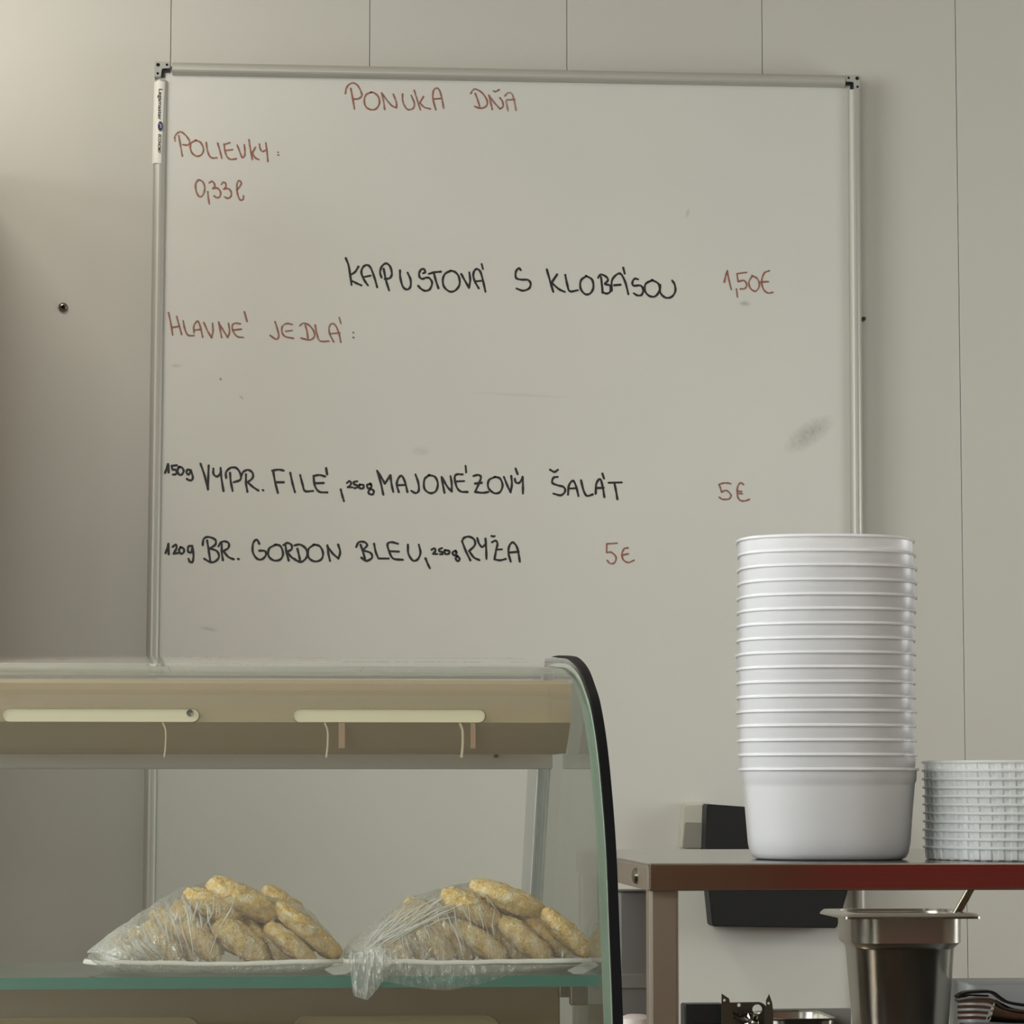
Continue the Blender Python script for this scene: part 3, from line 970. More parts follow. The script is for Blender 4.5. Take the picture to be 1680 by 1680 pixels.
# lamp beam under the top glass: upright upper face, lower face sloping back
XBm = .1965
bm = bmesh.new()
zt, zm, zb_ = zz(1116, 1.94), zz(1186, 1.93), zz(1236, 1.955)
sec = [(1.945, zt), (1.930, zt - .003), (1.927, zm), (1.951, zb_ + .003), (1.957, zb_), (2.03, zb_), (2.03, zt)]
loft(bm, [[Vector((x, y, z)) for y, z in sec] for x in (XCL + .01, XBm)], True, True)
beam = link_mesh('lamp_beam', bm, M_beam, case)
# end cap seam
boxobj('end_cap', .184, XBm + .0004, 1.9262, 1.9272, zm, zt - .003, M_beam, beam)
# slots: recessed cream liners with a raised lip
for (pa, pb) in ((10, 326), (480, 793), (-460, -144)):
    x0, x1 = xx(pa, 1.928), xx(pb, 1.928)
    zc = zz(1175, 1.928); h = .0040
    def caps(k, hh):
        r = hh
        pts = []
        for i in range(9):
            a = math.pi / 2 - math.pi * i / 8
            pts.append((x1 + k - r + r * math.cos(a), zc + r * math.sin(a)))
        for i in range(9):
            a = -math.pi / 2 - math.pi * i / 8
            pts.append((x0 - k + r + r * math.cos(a), zc + r * math.sin(a)))
        return pts
    bm = bmesh.new()
    yy = 1.9266
    loft(bm, [[Vector((x, yy, z)) for x, z in caps(.0008, h + .0008)], [Vector((x, yy - .0012, z)) for x, z in caps(.0003, h + .0003)], [Vector((x, yy - .0006, z)) for x, z in caps(0, h)]], False, False)
    link_mesh('slot_lip', bm, M_beam, beam)
    bm = bmesh.new()
    bm.faces.new([bm.verts.new((x, yy - .0003, z)) for x, z in caps(0, h)])
    sl = link_mesh('slot_liner', bm, M_cream, beam)
bm = bmesh.new()
sx_, sz_ = xx(312, 1.9262), zz(1171, 1.9262)
loft(bm, [[Vector((sx_ + r * math.cos(k), 1.9262 - d, sz_ + r * math.sin(k))) for k in [math.pi * i / 6 for i in range(12)]] for r, d in ((.0022, 0), (.002, .001), (.001, .0004))], False, True)
link_mesh('slot_screw', bm, M_dark_steel, beam)
# rear rail
boxobj('rear_rail', XCL + .01, .1965, 2.045, 2.06, zz(1262, 2.05), zz(1233, 2.05), M_rail, case, bev=.001)
boxobj('rail_clip', xx(811, 2.03), xx(817, 2.03), 2.036, 2.045, zz(1243, 2.03), zz(1235, 2.03), M_dark_steel, case)
# reflections on the curved glass, built as thin pale tubes and strips
M_reflection = mat('painted_reflection', srgb(214, 200, 172), .3)
for (wx, ww) in ((531, .0006), (752, .0008), (268, .0005)):
    pts = [(wx, 1187), (wx + 5, 1200), (wx + 5, 1225), (wx + 3, 1243)]
    bm = bmesh.new()
    tube(bm, catmull([Vector((xx(a, 1.925), 1.9235, zz(b, 1.925))) for a, b in pts]), ww, 6)
    link_mesh('reflection_line', bm, M_reflection, case)
for (wx, w_) in ((554, 10), (770, 8)):
    bm = bmesh.new()
    box(bm, xx(wx, 1.925), xx(wx + w_, 1.925), 1.9238, 1.9246, zz(1228, 1.925), zz(1187, 1.925))
    link_mesh('reflection_bar', bm, mat('reflection_bar', srgb(176, 140, 110), .4), case)

# glass shelf
YS0, YS1 = 1.82, 1.98
zs = EYE - (1597 - 1290) / 5000 * YS0
th = .0068
XS1 = xx(978, YS0)
bm = bmesh.new(); box(bm, XCL + .01, XS1, YS0, YS1, zs - th, zs)
shelf = link_mesh('glass_shelf', bm, [M_glass_side, M_edge], case)
for f in shelf.data.polygons:
    f.material_index = 0 if abs(f.normal.z) > .9 else 1
# shelf brackets at the side glass
for yb in (1.86, 1.93):
    boxobj('shelf_bracket', XS1 - .012, XG0 - .0004, yb, yb + .008, zs - th - .014, zs - th, M_utensil, case, bev=.001)
M_slot = mat('pale_brown_slot', srgb(158, 140, 104), .5)
# brown rear panel with slots, below the shelf
ypn = 1.992
boxobj('back_panel', XCL + .01, .196, ypn, ypn + .012, EYE - .40, zz(1612, ypn), M_brown, case, bev=.001)
for (pa, pb) in ((2, 330), (486, 815), (-482, -154)):
    x0, x1 = xx(pa, ypn), xx(pb, ypn)
    ztop = zz(1664, ypn); zlow = ztop - .03
    bm = bmesh.new()
    loft(bm, [[Vector((v.x, ypn - d, v.y)) for v in [Vector((q.x, q.y, 0)) for q in rrect((x0 + x1) / 2, (ztop + zlow) / 2, 0, (x1 - x0) / 2 + k, (ztop - zlow) / 2 + k, .008 + k)]]
              for k, d in ((.0015, 0), (.0008, .0015), (0, .0012), (0, .0002))], False, True)
    link_mesh('panel_slot', bm, M_slot, case)
# base cabinet down to the floor
boxobj('base_cabinet', XCL, XE, 1.76, 2.32, .05, EYE - .42, M_cab, case, bev=.004)
boxobj('plinth', XCL + .05, XE - .05, 1.80, 2.28, 0, .05, M_black, case)
boxobj('case_end', XCL, XCL + .012, 1.80, 2.3, EYE - .42, EYE + .07, M_cab, case)
boxobj('lower_deck', XCL + .02, .196, 1.80, 1.985, EYE - .42, EYE - .30, M_lampbody, case, bev=.003)

# ------------------------------------------------------------------ paper trays, pastries, cling film
def px_tray(xa, xb, label, y0=1.832, y1=1.95):
    Yc = (y0 + y1) / 2
    x0, x1 = xx(xa, y0), xx(xb, y0)
    cx, hw, hd = (x0 + x1) / 2, (x1 - x0) / 2, (y1 - y0) / 2
    bm = bmesh.new()
    rings = []
    for (k, z) in ((-.016, .0006), (-.012, .0008), (-.005, .0045), (-.001, .0068), (0, .0074), (.0010, .0079), (.0018, .0062)):
        ring = rrect(cx, Yc, zs + z, hw + k, hd + k, .02, seg=8)
        dense = []
        for i, p_ in enumerate(ring):
            q = ring[(i + 1) % len(ring)]
            m_ = 1 if i % 9 != 8 else 20
            for j in range(m_):
                w_ = p_.lerp(q, j / m_)
                ang = math.atan2(w_.y - Yc, w_.x - cx)
                flare = abs(math.sin(2 * ang))
                w_.z += (z / .0076) * (.0011 * noise.noise(Vector((w_.x * 60, w_.y * 60, 3))) + .0012 * flare)
                dense.append(w_)
        rings.append(dense)
    top = rings
    bot = [[p_ - Vector((0, 0, .0006)) for p_ in r] for r in rings]
    loft(bm, bot[::-1] + top, False, False)
    bm.faces.new([v for v in bm.verts][len(bot[0]) * (len(bot) - 1):len(bot[0]) * len(bot)])
    # floor of the tray
    fl = rings[0]
    bm.faces.new([bm.verts.new(p_) for p_ in fl])
    o = link_mesh('paper_tray', bm, M_paper, None, smooth=True)
    return tag(o, label, 'tray', 'paper trays on the glass shelf'), cx, Yc, hw, hd


tray1 = px_tray(146, 562, 'left white paper tray holding wrapped pastries on the glass shelf')
tray2 = px_tray(566, 970, 'right white paper tray holding wrapped pastries beside the curved glass end')


def biscuit_mesh(seed, a, c, b):
    """round crumbly biscuit: half-length a (x), half-depth c (y), half-thickness b (z)"""
    bm = bmesh.new()
    bmesh.ops.create_icosphere(bm, subdivisions=5, radius=1)
    lay = bm.verts.layers.float.new('brown_amount')
    for v in bm.verts:
        p_ = v.co.copy()
        r = math.hypot(p_.x, p_.y)
        # flattened top and bottom
        z = math.copysign(abs(p_.z) ** .6, p_.z)
        q = Vector((p_.x * a, p_.y * c, z * b))
        d = noise.fractal(Vector((p_.x * 3 + seed * 9.1, p_.y * 3, p_.z * 3)), 1, 2, 4) * .10
        e = noise.noise(Vector((p_.x * 11 + seed, p_.y * 11, p_.z * 11))) * .06 + abs(noise.noise(Vector((p_.x * 22 + seed, p_.y * 22, p_.z * 22)))) * .15
        n_ = Vector((q.x / a ** 2, q.y / c ** 2, q.z / b ** 2)).normalized()
        q += n_ * b * (d + e) * 1.35
        v.co = q
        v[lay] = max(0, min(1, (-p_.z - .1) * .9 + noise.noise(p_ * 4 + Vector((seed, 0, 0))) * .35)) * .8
    me = bpy.data.meshes.new('biscuit')
    bm.to_mesh(me); bm.free()
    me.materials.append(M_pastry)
    for p_ in me.polygons: p_.use_smooth = True
    return me


def biscuit(px, py, Y, Lpx, Tpx, ang, label, dpt=.8, roll=0, group='pastries in the left tray'):
    a = 1.08 * Lpx * Y / 5000 / 2; b = 1.14 * Tpx * Y / 5000 / 2
    me = biscuit_mesh(random.random() * 50, a, a * dpt, b)
    o = bpy.data.objects.new('pastry', me)
    C.objects.link(o)
    o.location = at(px, py, Y)
    o.rotation_euler = (math.radians(roll), math.radians(ang), random.uniform(-.12, .12))
    return tag(o, label, 'pastry', group)


# left tray: (px, py, Y, length px, thickness px, lean deg, label)
L1 = [
 (402, 1478, 1.872, 122, 36, 27, 'topmost golden pastry at the peak of the left wrapped pile'),
 (350, 1486, 1.866, 96, 34, 20, 'pale golden pastry just under the peak of the left wrapped pile'),
 (478, 1498, 1.905, 112, 34, 40, 'pastry behind the right slope of the left wrapped pile'),
 (503, 1527, 1.868, 124, 32, 38, 'long pastry leaning on the right slope of the left wrapped pile'),
 (396, 1544, 1.855, 96, 40, 36, 'rough crumbly pastry at the front centre of the left tray'),
 (436, 1543, 1.872, 98, 30, 39, 'pastry leaning second from the front centre of the left tray'),
 (476, 1549, 1.856, 92, 28, 39, 'low pastry near the right front of the left tray'),
 (332, 1543, 1.856, 76, 34, 46, 'shadowed pastry left of the dark gap in the left tray'),
 (300, 1544, 1.872, 80, 32, 46, 'brown pastry under the white film creases of the left tray'),
 (266, 1545, 1.856, 74, 32, 47, 'pinkish brown pastry third from the left end of the left tray'),
 (236, 1550, 1.872, 64, 30, 48, 'small pastry second from the left end of the left tray'),
 (206, 1560, 1.866, 54, 26, 40, 'lowest pastry at the left end of the left tray'),
 (322, 1510, 1.880, 84, 34, 30, 'pastry in the second layer left of the peak of the left tray'),
 (282, 1517, 1.888, 74, 32, 35, 'pastry at the upper left slope of the left wrapped pile'),
 (370, 1530, 1.915, 110, 34, 25, 'pastry at the back centre of the left tray'),
 (440, 1535, 1.925, 110, 34, 30, 'pastry at the back right of the left tray'),
]
for t_ in L1:
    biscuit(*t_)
L2 = [
 (832, 1476, 1.872, 120, 36, 22, 'topmost golden pastry at the peak of the right wrapped pile'),
 (772, 1491, 1.864, 100, 38, 28, 'large smooth pastry left of the peak of the right wrapped pile'),
 (861, 1542, 1.856, 96, 33, 38, 'crumbly pastry at the front centre right of the right tray'),
 (893, 1533, 1.872, 98, 33, 39, 'pastry third from the right end of the right tray'),
 (928, 1530, 1.858, 96, 31, 43, 'rightmost pastry beside the curved glass of the right tray'),
 (787, 1546, 1.856, 96, 33, 34, 'pastry under the dark gap at the front of the right tray'),
 (824, 1549, 1.870, 84, 28, 38, 'brown pastry low at the front centre of the right tray'),
 (742, 1543, 1.868, 84, 32, 42, 'pastry behind the film creases of the right tray'),
 (708, 1541, 1.856, 82, 34, 44, 'orange brown pastry left of centre in the right tray'),
 (680, 1545, 1.868, 64, 32, 46, 'pastry second from the left end of the right tray'),
 (650, 1554, 1.858, 56, 30, 48, 'small brown pastry at the left end of the right tray'),
 (706, 1503, 1.882, 90, 32, 25, 'pale pastry in the second layer under the film of the right tray'),
 (680, 1518, 1.888, 70, 30, 30, 'pastry at the upper left slope of the right wrapped pile'),
 (800, 1525, 1.915, 110, 34, 25, 'pastry at the back centre of the right tray'),
 (870, 1515, 1.920, 110, 34, 32, 'pastry at the back right of the right tray'),
]
for t_ in L2:
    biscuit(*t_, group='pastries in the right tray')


def interp(tab, x):
    if x <= tab[0][0]: return tab[0][1]
    for (a, va), (b, vb) in zip(tab, tab[1:]):
        if x <= b:
            return va + (vb - va) * (x - a) / (b - a)
    return tab[-1][1]


def film(tray, outline, gather, label, seed):
    o_, cx, Yc, hw, hd = tray
    NX, NY = 150, 60
    bm = bmesh.new()
    lay = bm.verts.layers.float.new('gather')
    grid = []
    zr = zs + .0082
    for j in range(NY + 1):
        v = -1 + 2 * j / NY
        row = []
        for i in range(NX + 1):
            u = -1 + 2 * i / NX
            X = cx + u * (hw + .0008) * (1 - .10 * abs(v) ** 7 * abs(u) ** 3)
            Y = Yc + v * (hd + .0008) * max(.05, 1 - abs(u) ** 9 * .55)
            px = 425 + X * 5000 / 1.875
            top = zz(interp(outline, px), 1.875)
            wv = max(0, 1 - abs(v) ** 2.6) ** .55
            wu = 1.0
            z = zr + max(0, top - zr) * wv * wu
            q = Vector((X, Y, z))
            # creases radiating from the gathered ends
            d = .0011 * noise.noise(Vector((X * 160 + seed, Y * 50, z * 120))) + .0008 * noise.noise(Vector((X * 420, Y * 160, z * 330 + seed)))
            fade = min(1, (1 - abs(v)) * 5) * min(1, (1 - abs(u)) * 8)
            q += Vector((.2 * d, -d, d)) * (.35 + .65 * fade)
            vt = bm.verts.new(q)
            vt[lay] = interp(gather, px)
            row.append(vt)
        grid.append(row)
    for a, b in zip(grid, grid[1:]):
        for i in range(NX):
            bm.faces.new((a[i], a[i + 1], b[i + 1], b[i]))
    o = link_mesh('cling_film', bm, M_film, None, smooth=True)
    return tag(o, label, 'cling film', 'cling film over the trays')


f1 = film(tray1, [(146, 1572), (150, 1556), (170, 1540), (230, 1498), (296, 1456), (350, 1446), (395, 1447), (435, 1466), (480, 1478), (512, 1496), (545, 1532), (562, 1570)],
          [(146, 1), (190, .9), (235, .45), (300, .28), (340, .16), (380, .05), (500, .04), (545, .1), (562, .3)],
          'crinkled clear cling film stretched over the left pastry tray', 1)
f2 = film(tray2, [(566, 1560), (575, 1545), (620, 1510), (665, 1475), (720, 1458), (785, 1446), (830, 1452), (880, 1478), (930, 1510), (962, 1548), (971, 1574)],
          [(566, .8), (600, .65), (650, .45), (700, .32), (750, .2), (790, .06), (930, .03), (960, .12), (971, .2)],
          'crinkled clear cling film stretched over the right pastry tray', 5)


def crease(f_, tray, outline, pts, w, name='film_crease'):
    """gathered fold of film lying on the dome, given by points seen from the front"""
    o_, cx, Yc, hw, hd = tray
    zr = zs + .0082
    P = []
    for px, py in pts:
        Y = Yc - hd * .8
        for _ in range(5):
            top = zz(interp(outline, 425 + xx(px, Y) * 5000 / 1.875), 1.875)
            z = at(px, py, Y).z
            k = max(0, min(.999, (z - zr) / max(1e-4, top - zr)))
            v = (1 - k ** (1 / .55)) ** (1 / 2.6)
            Y = Yc - v * hd
        P.append(at(px, py, Y - .0012))
    P = catmull(P, 5)
    bm = bmesh.new()
    lay = bm.verts.layers.float.new('gather')
    n = len(P); rows = []
    for i, p_ in enumerate(P):
        a = P[max(0, i - 1)]; b = P[min(n - 1, i + 1)]
        t = (b - a).normalized()
        s_ = t.cross(Vector((0, -1, 0))).normalized()
        ww = w * 1.875 / 5000 * (.25 + .75 * math.sin(math.pi * min(1, max(0, (i + .5) / n)))) * (1 + .5 * noise.noise(p_ * 300))
        row = [bm.verts.new(p_ - s_ * ww / 2), bm.verts.new(p_ + Vector((0, -.0009, 0))), bm.verts.new(p_ + s_ * ww / 2)]
        for r_, g_ in zip(row, (.15, .9, .15)): r_[lay] = g_
        rows.append(row)
    for a, b in zip(rows, rows[1:]):
        for k in (0, 1):
            bm.faces.new((a[k], a[k + 1], b[k + 1], b[k]))
    return link_mesh(name, bm, M_crease, f_, smooth=True)


OUT1 = [(146, 1572), (150, 1556), (170, 1540), (230, 1498), (296, 1456), (350, 1446), (395, 1447), (435, 1466), (480, 1478), (512, 1496), (545, 1532), (562, 1570)]
OUT2 = [(566, 1560), (575, 1545), (620, 1510), (665, 1475), (720, 1458), (785, 1446), (830, 1452), (880, 1478), (930, 1510), (962, 1548), (971, 1574)]
M_crease = plastic_translucent('gathered_film_fold', (.97, .97, .95, 1), .45, rough=.15)
for pts, w in (([(298, 1463), (306, 1490), (313, 1530), (318, 1570)], 4), ([(267, 1475), (280, 1500), (292, 1532), (302, 1570)], 3.2),
               ([(389, 1462), (380, 1490), (362, 1520)], 4), ([(249, 1486), (255, 1500), (262, 1518)], 3), ([(362, 1520), (352, 1545), (343, 1572)], 2.2)):
    crease(f1, tray1, OUT1, pts, w)
rc = random.Random(3)
for k in range(60):
    x0 = 160 + 200 * rc.random() ** 1.2; y0 = interp(OUT1, x0) + 6 + rc.random() * 40
    dx = (x0 - 300) * -.25 + rc.uniform(-10, 22); dy = rc.uniform(18, 60)
    if y0 + dy > 1573: dy = 1573 - y0
    if dy < 8: continue
    crease(f1, tray1, OUT1, [(x0, y0), (x0 + dx * .4 + rc.uniform(-3, 3), y0 + dy * .5), (x0 + dx, y0 + dy)], rc.uniform(1.2, 4.2))
for k in range(60):
    t = rc.random()
    x1 = 585 + rc.random() * 30; y1 = 1560 + rc.uniform(-4, 8)
    x0 = x1 + 30 + 130 * t; y0 = interp(OUT2, x0) + 5 + rc.random() * 50
    if y0 > 1565: continue
    f_ = rc.uniform(.3, .9)
    xe, ye = x0 + (x1 - x0) * f_, y0 + (y1 - y0) * f_
    crease(f2, tray2, OUT2, [(x0, y0), ((x0 + xe) / 2 + rc.uniform(-4, 4), (y0 + ye) / 2 - 4), (xe, ye)], rc.uniform(1.2, 3.6))
for k in range(34):
    x0 = rc.uniform(640, 800); y0 = interp(OUT2, x0) + rc.uniform(8, 60); dy = rc.uniform(20, 60)
    if y0 + dy > 1574: dy = 1574 - y0
    if dy < 8: continue
    dx = rc.uniform(5, 26)
    crease(f2, tray2, OUT2, [(x0, y0), (x0 + dx * .5 + rc.uniform(-3, 3), y0 + dy * .5), (x0 + dx, y0 + dy)], rc.uniform(1.0, 2.4))
for pts, w in (([(724, 1486), (738, 1510), (752, 1540), (760, 1568)], 2.6), ([(776, 1456), (800, 1452), (816, 1462)], 3), ([(950, 1520), (958, 1545), (954, 1566)], 4), ([(812, 1490), (808, 1520), (812, 1540)], 2)):
    crease(f2, tray2, OUT2, pts, w)


# film hanging in front of the shelf edge
def skirt(tab_top, tab_bot, gather, Y0, name, label, amp, seed, parent, NX=90, NY=26):
    bm = bmesh.new()
    lay = bm.verts.layers.float.new('gather')
    xa, xb = tab_top[0][0], tab_top[-1][0]
    grid = []
    for j in range(NY + 1):
        v = j / NY
        row = []
        for i in range(NX + 1):
            px = xa + (xb - xa) * i / NX
            y_top = interp(tab_top, px); y_bot = interp(tab_bot, px)
            py = y_top + (y_bot - y_top) * v
            Y = Y0 - .004 - .003 * math.sin(v * math.pi) + amp * noise.noise(Vector((px * .11 + seed, v * 1.3, 0))) + amp * .4 * noise.noise(Vector((px * .33 + seed, v * 3, 4)))
            Y = min(Y, Y0 - .0008)
            q = at(px, py, Y)
            vt = bm.verts.new(q); vt[lay] = interp(gather, px)
            row.append(vt)
        grid.append(row)
    for a, b in zip(grid, grid[1:]):
        for i in range(NX):
            bm.faces.new((a[i], a[i + 1], b[i + 1], b[i]))
    o = link_mesh(name, bm, M_film2, parent, smooth=True)
    if label: o['label'] = label
    return o


skirt([(572, 1560), (600, 1562), (640, 1577), (700, 1583), (900, 1583), (971, 1583)],
      [(572, 1588), (585, 1604), (640, 1612), (690, 1622), (735, 1625), (790, 1614), (830, 1602), (880, 1592), (971, 1584)],
      [(572, .35), (650, .3), (740, .25), (830, .2), (971, .1)], YS0, 'hanging_film', None, .003, 2, f2)
skirt([(574, 1565), (600, 1560), (622, 1562), (640, 1570)],
      [(574, 1590), (580, 1634), (603, 1641), (618, 1624), (628, 1610), (640, 1600)],
      [(574, .55), (600, 1.0), (625, .8), (640, .4)], YS0 - .004, 'film_tail', 'thick crumpled film tail', .004, 9, f2, 40, 24)
skirt([(150, 1570), (200, 1581), (400, 1584), (562, 1580)],
      [(150, 1576), (176, 1594), (400, 1597), (500, 1594), (562, 1584)],
      [(150, .5), (200, .2), (300, .1), (420, .14), (562, .3)], YS0 + .003, 'hanging_film', None, .002, 6, f1)

# ------------------------------------------------------------------ prep counter with overshelf
XC0 = .304; XC1 = 1.75
ZCT = EYE - .285
ctr = empty('prep_counter', ((XC0 + XC1) / 2, 3.05, 0), 'stainless prep counter below the steel overshelf', 'counter')
boxobj('worktop', XC0, XC1, 2.56, 3.55, ZCT - .04, ZCT, M_steel, ctr, bev=.002)
boxobj('lower_shelf', XC0 + .02, XC1 - .02, 2.6, 3.5, .2, .23, M_steel, ctr, bev=.002)
for x_ in (XC0 + .01, XC1 - .05):
    for y_ in (2.58, 3.49):
        boxobj('leg', x_, x_ + .04, y_, y_ + .04, 0, ZCT - .04, M_steel_v, ctr, bev=.004)

YF, YK = 2.6, 3.2
ZST = EYE - (1417 - 1290) / 5000 * YF
ZSB = EYE - (1461 - 1290) / 5000 * YF
XS0 = xx(1064, YF)
osh = empty('steel_overshelf', ((XS0 + XC1) / 2, 2.9, ZCT), 'stainless steel overshelf carrying the stacked plastic containers', 'shelf')
bm = bmesh.new()
box(bm, XS0, XC1 - .02, YF, YK, ZST - .002, ZST, 0)
link_mesh('top_sheet', bm, M_steel, osh)
boxobj('front_apron', XS0, XC1 - .02, YF - .0015, YF + .006, ZSB, ZST + .0004, M_steel, osh, bev=.0014)
boxobj('side_apron', XS0 - .0005, XS0 + .003, YF + .0062, YK, ZSB, ZST - .0021, M_steel_v, osh, bev=.0006)
boxobj('back_apron', XS0 + .004, XC1 - .02, YK - .006, YK, ZSB, ZST - .0021, M_steel, osh)
for x_ in (XS0 + .0012, XC1 - .06):
    for y_ in (YF + .004, YK - .035):
        boxobj('leg', x_, x_ + .0255, y_ + .004, y_ + .0295, ZCT, ZSB + .003 if y_ < 3 else ZSB, M_steel_v, osh, bev=.003)
# screw head on the side apron
yb_ = 2.6 * (1064 - 425) / (1045 - 425)
bm = bmesh.new()
zc_ = EYE - (1436 - 1290) / 5000 * yb_
loft(bm, [[Vector((XS0 - .0005 - d, yb_ + r * math.cos(k), zc_ + r * math.sin(k))) for k in [2 * math.pi * i / 20 for i in range(20)]] for r, d in ((.0075, 0), (.0068, .0028), (.004, .0042), (.001, .0045))], False, True)
link_mesh('screw_head', bm, M_utensil, osh, smooth=True)

# grey lidded bin behind the left leg
bin_ = empty('grey_bin', (.40, 3.1, ZCT), 'dark grey lidded plastic bin half hidden behind the overshelf leg', 'bin')
yb0 = 3.22
x0, x1 = xx(1012, yb0), xx(1100, yb0)
boxobj('body', x0, x1, yb0, 3.5, ZCT, zz(1462, yb0), M_greyapp, bin_, bev=.004)
boxobj('band', x0 - .001, x1 + .001, yb0 - .002, yb0 - .0002, zz(1619, yb0), zz(1596, yb0), M_greylid, bin_, bev=.0008)
boxobj('lid', x0 - .0015, x1 + .0015, yb0 - .002, 3.501, zz(1462, yb0) , zz(1458, yb0), M_greylid, bin_, bev=.0008)

# pale bowl
cup_x, cup_y = xx(1046, 2.72), 2.74
bowl = empty('pale_cup', (cup_x, cup_y, ZCT), 'pale upturned cup standing beside the overshelf leg', 'cup')
bm = bmesh.new()
H_ = zz(1664, 2.72) - ZCT
loft(bm, [[Vector((cup_x + r * math.cos(k), cup_y + r * math.sin(k), ZCT + h)) for k in [2 * math.pi * i / 36 for i in range(36)]]
          for r, h in ((.026, 0), (.027, .004), (.024, H_ * .5), (.020, H_ * .82), (.016, H_ * .96), (.008, H_), (.001, H_))], True, True)
link_mesh('body', bm, M_mug, bowl, smooth=True)
bm = bmesh.new()
tube(bm, [Vector((cup_x + .0262 * math.cos(k), cup_y + .0262 * math.sin(k), ZCT + .003)) for k in [2 * math.pi * i / 36 for i in range(37)]], .0015, 6)
link_mesh('rim', bm, M_mug, bowl, smooth=True)

# ------------------------------------------------------------------ round container stack
YT = 2.76
SC = YT / 5000
cxT = xx(1363, YT); 
pitch = 23.55 * SC
half = 148.5 * SC
z_base = ZST + .0003
# heights inside one container (in px at that depth, from its foot)
Hc = (1403 - 1256) * SC


def container_meshes():
    bm = bmesh.new()
    N_ = 2.5
    prof_o = [(.80, 0), (.845, .0015), (.875, .006), (.895, .014), (.905, .024), (.925, Hc * .55), (.948, Hc * .80), (.952, Hc * .845), (.966, Hc * .87), (.974, Hc - .0002)]
    prof_i = [(k - .008, max(z, .0012)) for k, z in prof_o][::-1]
    rings = [sup(0, 0, z, half * k, half * k, N_) for k, z in prof_o + prof_i[:-1] + [(.78, .0014)]]
    loft(bm, rings, True, True)
    me1 = bpy.data.meshes.new('container_body')
    bmesh.ops.recalc_face_normals(bm, faces=bm.faces); bm.to_mesh(me1); bm.free(); me1.materials.append(M_pp)
    bm = bmesh.new()
    pr = [(.975, Hc - .0008), (.994, Hc - .0014), (1.0, Hc - .0008), (.998, Hc + .0004), (.985, Hc + .0014), (.966, Hc + .0012), (.966, Hc - .0002)]
    rings = [sup(0, 0, z, half * k, half * k, N_) for k, z in pr]
    loft(bm, rings + [rings[0]], False, False)
    me2 = bpy.data.meshes.new('container_rim')
    bmesh.ops.remove_doubles(bm, verts=bm.verts, dist=1e-6)
    bmesh.ops.recalc_face_normals(bm, faces=bm.faces); bm.to_mesh(me2); bm.free(); me2.materials.append(M_pp_rim)
    for me in (me1, me2):
        for p_ in me.polygons: p_.use_smooth = True
        me.set_sharp_from_angle(angle=math.radians(42))
    return me1, me2


ORD = ['topmost', 'second from top', 'third from top', 'fourth from top', 'fifth from top', 'sixth from top', 'seventh from top', 'eighth from top',
       'middle', 'eighth from bottom', 'seventh from bottom', 'sixth from bottom', 'fifth from bottom', 'fourth from bottom', 'third from bottom', 'second from bottom', 'lowest']
cb, cr_ = container_meshes()
proto = empty('food_container', (cxT, YT, z_base), 'lowest frosted round container, standing on the steel overshelf under the tall stack', 'container', 'tall stack of round containers')
for nm, me in (('body', cb), ('rim', cr_)):
    o = bpy.data.objects.new(nm, me); C.objects.link(o); o.parent = proto
jit = [random.uniform(-1, 1) for _ in range(40)]
for i in range(17):
    if i == 0: c = proto
    else: c = copy_tree(proto)
    lean = (.8 if i > 12 else 0)
    drift = [0, -1, -2, -2.5, -3, -3.2, -3, -3, -2.6, -2.4, -2, -1.4, -.6, 0, 0, -1, -2.5][i]
    c.location = (cxT + drift * SC + .4 * jit[i] * SC, YT, z_base + pitch * i)
    c.rotation_euler = (0, math.radians([0, 0, 0, 0, 0, 0, 0, .0, 0, 0, 0, 0, 0, .1, .2, .3, .3][i]), math.radians(jit[i + 17] * 4 - 6))
    if i: c['label'] = 'frosted round container, %s in the tall stack on the steel overshelf' % ORD[16 - i]

# ------------------------------------------------------------------ ribbed clear trays on the right
YR0 = 2.64
RR = .095; dR = 2 * RR
cxR = xx(1526, YR0 + RR) + RR
hR = 14.45 * YR0 / 5000
NT = 11
zR0 = ZST + .0003


def rib_tray_meshes():
    bm = bmesh.new()
    def ring(z, grow, rib):
        out = []
        for i in range(400):
            t = 2 * math.pi * i / 400
            r_ = RR + grow + (.0010 if (rib and i % 8 in (2, 3, 4, 5)) else 0)
            out.append(Vector((r_ * math.cos(t), r_ * math.sin(t), z)))
        return out
    rings = [ring(0, -.006, 0), ring(0, -.0035, 0), ring(.001, -.003, 1), ring(hR * 1.3, -.0022, 1), ring(hR * 1.35, -.001, 0)]
    inner_ = [ring(hR * 1.35, -.0016, 0), ring(.0016, -.0038, 1), ring(.0014, -.008, 0)]
    loft(bm, rings + inner_, True, True)
    me1 = bpy.data.meshes.new('tray_body')
    bmesh.ops.recalc_face_normals(bm, faces=bm.faces); bm.to_mesh(me1); bm.free(); me1.materials.append(M_clear)
    bm = bmesh.new()
    r_ = [ring(hR * 1.35, -.0008, 0), ring(hR * 1.33, .0006, 0), ring(hR * 1.35 + .0012, .001, 0), ring(hR * 1.35 + .0022, 0, 0), ring(hR * 1.35 + .0016, -.0015, 0)]
    loft(bm, r_ + [r_[0]])
    bmesh.ops.remove_doubles(bm, verts=bm.verts, dist=1e-6)
    me2 = bpy.data.meshes.new('tray_rim')
    bmesh.ops.recalc_face_normals(bm, faces=bm.faces); bm.to_mesh(me2); bm.free(); me2.materials.append(M_clear)
    return me1, me2


